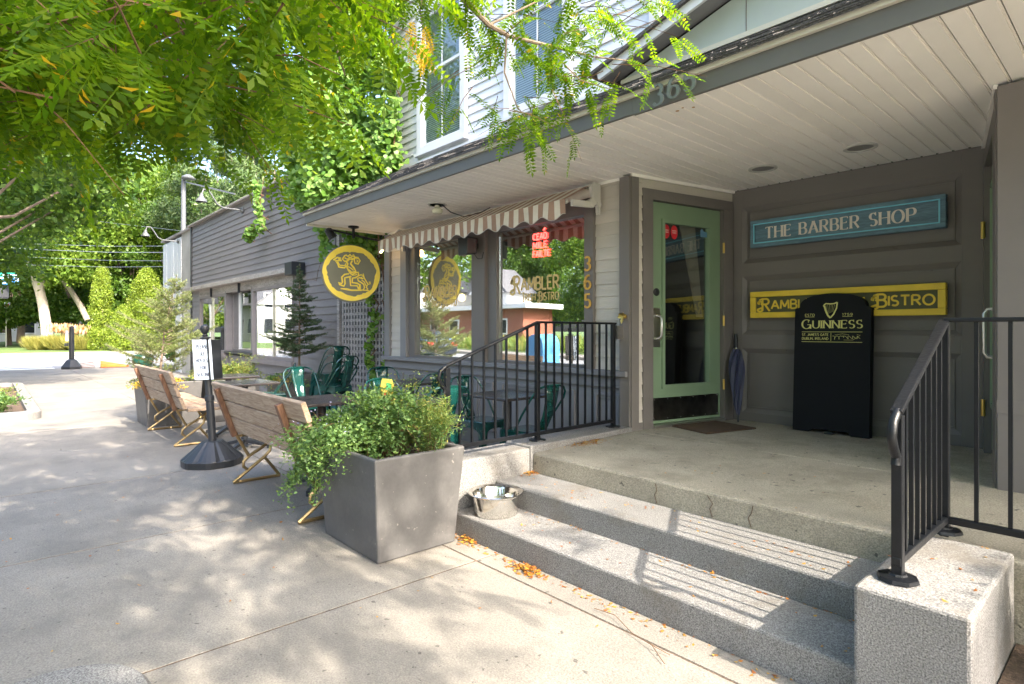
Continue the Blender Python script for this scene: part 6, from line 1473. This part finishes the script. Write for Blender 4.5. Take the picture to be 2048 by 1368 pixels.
# white house behind the lawn
def house(label, x0, x1, y0, y1, h, rh, m, axis='x', name='house', win=True, low=None):
    t = thing(name, label, 'house', ((x0 + x1) / 2, (y0 + y1) / 2, 0)); MB().box(x0, x1, y0, y1, -.3, h).build('wall', m, t)
    if axis == 'x': pts = [V(x0 - .3, y0 - .4, h), V(x0 - .3, (y0 + y1) / 2, h + rh), V(x0 - .3, y1 + .4, h)]; ext = V(x1 - x0 + .6, 0, 0)
    else: pts = [V(x0 - .4, y0 - .3, h), V((x0 + x1) / 2, y0 - .3, h + rh), V(x1 + .4, y0 - .3, h)]; ext = V(0, y1 - y0 + .6, 0)
    pts_g = [p + ext * .004 + (V(0, 0, -.02)) for p in pts]
    MB().extrude(pts, ext).build('roof', roof_grey, t)
    if axis == 'x': MB().extrude([V(x1 + .31, y0, h), V(x1 + .31, (y0 + y1) / 2, h + rh - .2), V(x1 + .31, y1, h)], (.03, 0, 0)).build('gable', m, t)
    else:
        MB().extrude([V(x0, y1 + .31, h), V((x0 + x1) / 2, y1 + .31, h + rh - .25), V(x1, y1 + .31, h)], (0, .03, 0)).build('gable', m, t)
    if win:
        if axis == 'x':
            for yy in np.arange(y0 + 1.2, y1 - 1, 2.2):
                for zz in ((1.0,) if h < 4 else (1.0, 3.7)):
                    f = MB().box(x1 + .0, x1 + .06, yy - .1, yy + 1.0, zz - .1, zz + 1.6).build('window', whitetrim, t); MB().box(x1 + .06, x1 + .07, yy, yy + .9, zz, zz + 1.5).build('pane', carglass, f)
        for xx in np.arange(x0 + 1.2, x1 - 1, 2.4):
            for zz in ((1.0,) if h < 4 else (1.0, 3.7)):
                f = MB().box(xx - .1, xx + 1.0, y1, y1 + .06, zz - .1, zz + 1.6).build('window', whitetrim, t); MB().box(xx, xx + .9, y1 + .06, y1 + .07, zz, zz + 1.5).build('pane', carglass, f)
    return t
hp_ = at(30, 640, 66); house('white clapboard house glimpsed under the trees at the left', hp_.x - 9, hp_.x, hp_.y - 7, hp_.y + 3.5, 5.2, 2.5, house_white)
# ------------------------------------------------------------------ across the main street (seen only in the shop windows)
house('white gabled house reflected in the right shop window', -39.0, -34.4, -24.6, -22.0, 4.3, 2.1, house_white, 'y')
house('white house reflected beside the round sign', -60, -52, -36, -22, 5.5, 2.8, house_white, 'y')
t = thing('brick_building', 'low red brick building with a white roof edge reflected in the windows', 'building', (-40, -22, 0)); MB().box(-60, -31, -23.5, -20.5, -.3, 2.9).build('wall', brick_m, t); MB().box(-60.3, -30, -23.8, -19.8, 2.9, 3.25).build('roof_edge', whitetrim, t)
for x in range(-58, -33, 3): f = MB().box(x, x + 1.3, -20.5, -20.44, 1.0, 2.2).build('window', whitetrim, t); MB().box(x + .12, x + 1.18, -20.44, -20.43, 1.12, 2.08).build('pane', carglass, f)
for i, (x, y, pr, s) in enumerate(((-30, -30, pB, .95), (-24, -31, pA, .9), (-18, -30, pB, .8), (-12, -32, pB, .9), (-6, -30, pA, .85), (0, -31, pB, .85), (-44, -34, pA, 1.0), (-52, -40, pB, 1.1), (7, -28, pA, .8), (-70, -30, pA, 1.1), (-27, -27, pA, .6), (14, -20, pB, .8), (-84, -26, pB, 1.1))):
    s *= 1.15
    put_tree('leafy_tree', ['light', 'dark'][pr is pA] + ' leafy tree across the main street, ' + ['behind the gabled house', 'second in the reflected row', 'third in the reflected row', 'fourth in the reflected row', 'fifth in the reflected row', 'sixth in the reflected row', 'left of the gable', 'behind the brick building', 'at the row end', 'far down the street', 'small one before the row', 'nearest behind the camera', 'farthest down the street'][i], pr, (x, y, 0), s, i * 1.7, 'trees across the main street')
for i, (x, y, pr, s, la) in enumerate(((-72, -4, pA, .8, 'near the side street'), (-76, -11, pB, .9, 'second from the side street'), (-74, -18, pA, .9, 'third from the side street'), (-80, -27, pB, 1.2, 'fourth from the side street'), (-66, 1.5, pB, .7, 'at the lawn corner'))):
    put_tree('leafy_tree', 'tree closing the far end of the main street, ' + la, pr, (x, y, 0), s, i * 2.3, 'trees closing the main street')
hb = [(x + rnd.uniform(-1, 1), -33 + rnd.uniform(-2, 1), 2.2 + rnd.uniform(-1, 1.8), 2.6, 1.6, 1.8) for x in range(-70, 34, 3)]
tag(link('hedge_row', crown_mesh('hedge_row', hb, 26000, .34, lf_tree2, 51)), 'overgrown hedge across the main street seen in the windows', 'hedge', None, 'stuff')
house('small white house at the far end of the main street', -70, -63, -17, -12, 4.0, 2.2, house_white)
g = MB().box(-120, 30, -60, -15.2, -.3, .02); tag(struct(g.build('verge', grass_m)), 'weedy verge across the main street', 'verge')
g = MB().box(-120, 30, -15.2, -13, -.3, .0); tag(struct(g.build('sidewalk', concrete)), 'pale sidewalk across the main street', 'sidewalk')
n = 9000; P = np.stack([rng.uniform(-40, 10, n), rng.uniform(-20.5, -15.6, n), np.zeros(n)], 1); D = rng.normal(size=(n, 3)) * .35 + np.array([0, 0, 1.]); L_ = rng.uniform(.4, 1.2, n); v, f = leaves(P, D, rng.normal(size=(n, 3)), L_, L_ * .12)
tag(link('tall_weeds', nmesh('tall_weeds', v, f, lf_sedum)), 'tall yellow green weeds across the main street', 'weeds', None, 'stuff')
for (x0, x1) in ((-60, -20), (-18, 10)): pass
for k in range(7): g = MB().box(-46 + k * 7, -43.4 + k * 7, -6.95, -6.8, -.15, -.146); tag(struct(g.build('lane_stripe', roadpaint)), 'white lane stripe on the main street', 'road marking', 'lane stripes on the main street')
def mailbox(x, y, rz, label):
    t = thing('mailbox', label, 'mailbox', (0, 0, 0), 'blue mailboxes by the kerb'); n = 10
    pts = [V(-.28, -.28, .12), V(.28, -.28, .12), V(.28, -.28, .95)] + [V(.28 * math.cos(PI * k / n), -.28, .95 + .28 * math.sin(PI * k / n)) for k in range(1, n)] + [V(-.28, -.28, .95)]
    MB().extrude(pts, (0, .56, 0)).build('body', mail_blue, t, bevel=.01)
    for a in (-.25, .21):
        for b_ in (-.26, .22): MB().box(a, a + .04, b_, b_ + .04, -.0, .119).build('leg', mail_blue, t)
    for s in (-1, 1): MB().box(-.14, .16, s * .283 - .002, s * .283 + .002, .45, .60).build('logo_plate', mail_logo, t); MB().extrude([V(-.1, s * .287, .47), V(.12, s * .287, .55), V(.12, s * .287, .58), V(-.05, s * .287, .52)], (0, s * .002, 0)).build('logo_wing', street_blue, t)
    t.location = (x, y, 0); t.rotation_euler = (0, 0, rz)
mailbox(-9.5, -.95, 0, 'blue mailbox behind the camera reflected in the right window'); mailbox(-7.9, -1.15, 0, 'second blue mailbox reflected at the window edge')
def car(label, loc, rz, m):
    t = thing('parked_car', label, 'car', (0, 0, 0), 'cars parked along the main street')
    prof = [(-2.25, .35), (-2.28, .75), (-2.1, .95), (-1.45, 1.02), (-.75, 1.42), (.65, 1.45), (1.55, 1.08), (2.15, .98), (2.28, .70), (2.2, .32)]
    mb = MB(); vs = []
    for x, z in prof:
        w_ = .86 if z < 1.1 else .66; vs += [(x, -w_, z), (x, w_, z)]
    m_ = len(prof); fs = [(2 * i, 2 * i + 1, 2 * i + 3, 2 * i + 2) for i in range(m_ - 1)] + [tuple(2 * i for i in range(m_)), tuple(2 * i + 1 for i in reversed(range(m_))), (0, 2 * m_ - 2, 2 * m_ - 1, 1)]
    mb.add(vs, fs).build('body', m, t, bevel=.06)
    for s in (-1, 1):
        MB().extrude([V(-1.25, s * .80, 1.06), V(-.7, s * .70, 1.36), V(.6, s * .70, 1.38), V(1.3, s * .80, 1.08)], (0, s * .012, 0)).build('side_window', carglass, t)
        MB().box(2.17, 2.27, s * .8, s * .5, .72, .9).build('tail_light', tail_red, t); MB().box(-2.27, -2.17, s * .8, s * .5, .66, .82).build('headlight', chrome, t)
        for x in (-1.4, 1.4):
            w_ = MB().lathe([(.33, -.1), (.34, 0), (.33, .1)], (x, s * .80, .33), 20, (0, 1, 0)).build('wheel', rubber, t); MB().lathe([(.2, -.115), (.2, .115)], (x, s * .80, .33), 12, (0, 1, 0)).build('rim', chrome, w_)
    MB().hexa([(1.48, -.60, 1.12), (1.56, -.60, 1.11), (1.56, .60, 1.11), (1.48, .60, 1.12), (.70, -.56, 1.44), (.76, -.56, 1.44), (.76, .56, 1.44), (.70, .56, 1.44)]).build('rear_window', carglass, t)
    t.location = loc; t.rotation_euler = (0, 0, rz)
car('dark blue car waiting in the street, reflected in the left window', (-24.8, -7.6, -.15), .1, car_blue); car('white car parked across the street, reflected behind the dark one', (-33, -11.6, -.15), PI, whitetrim)
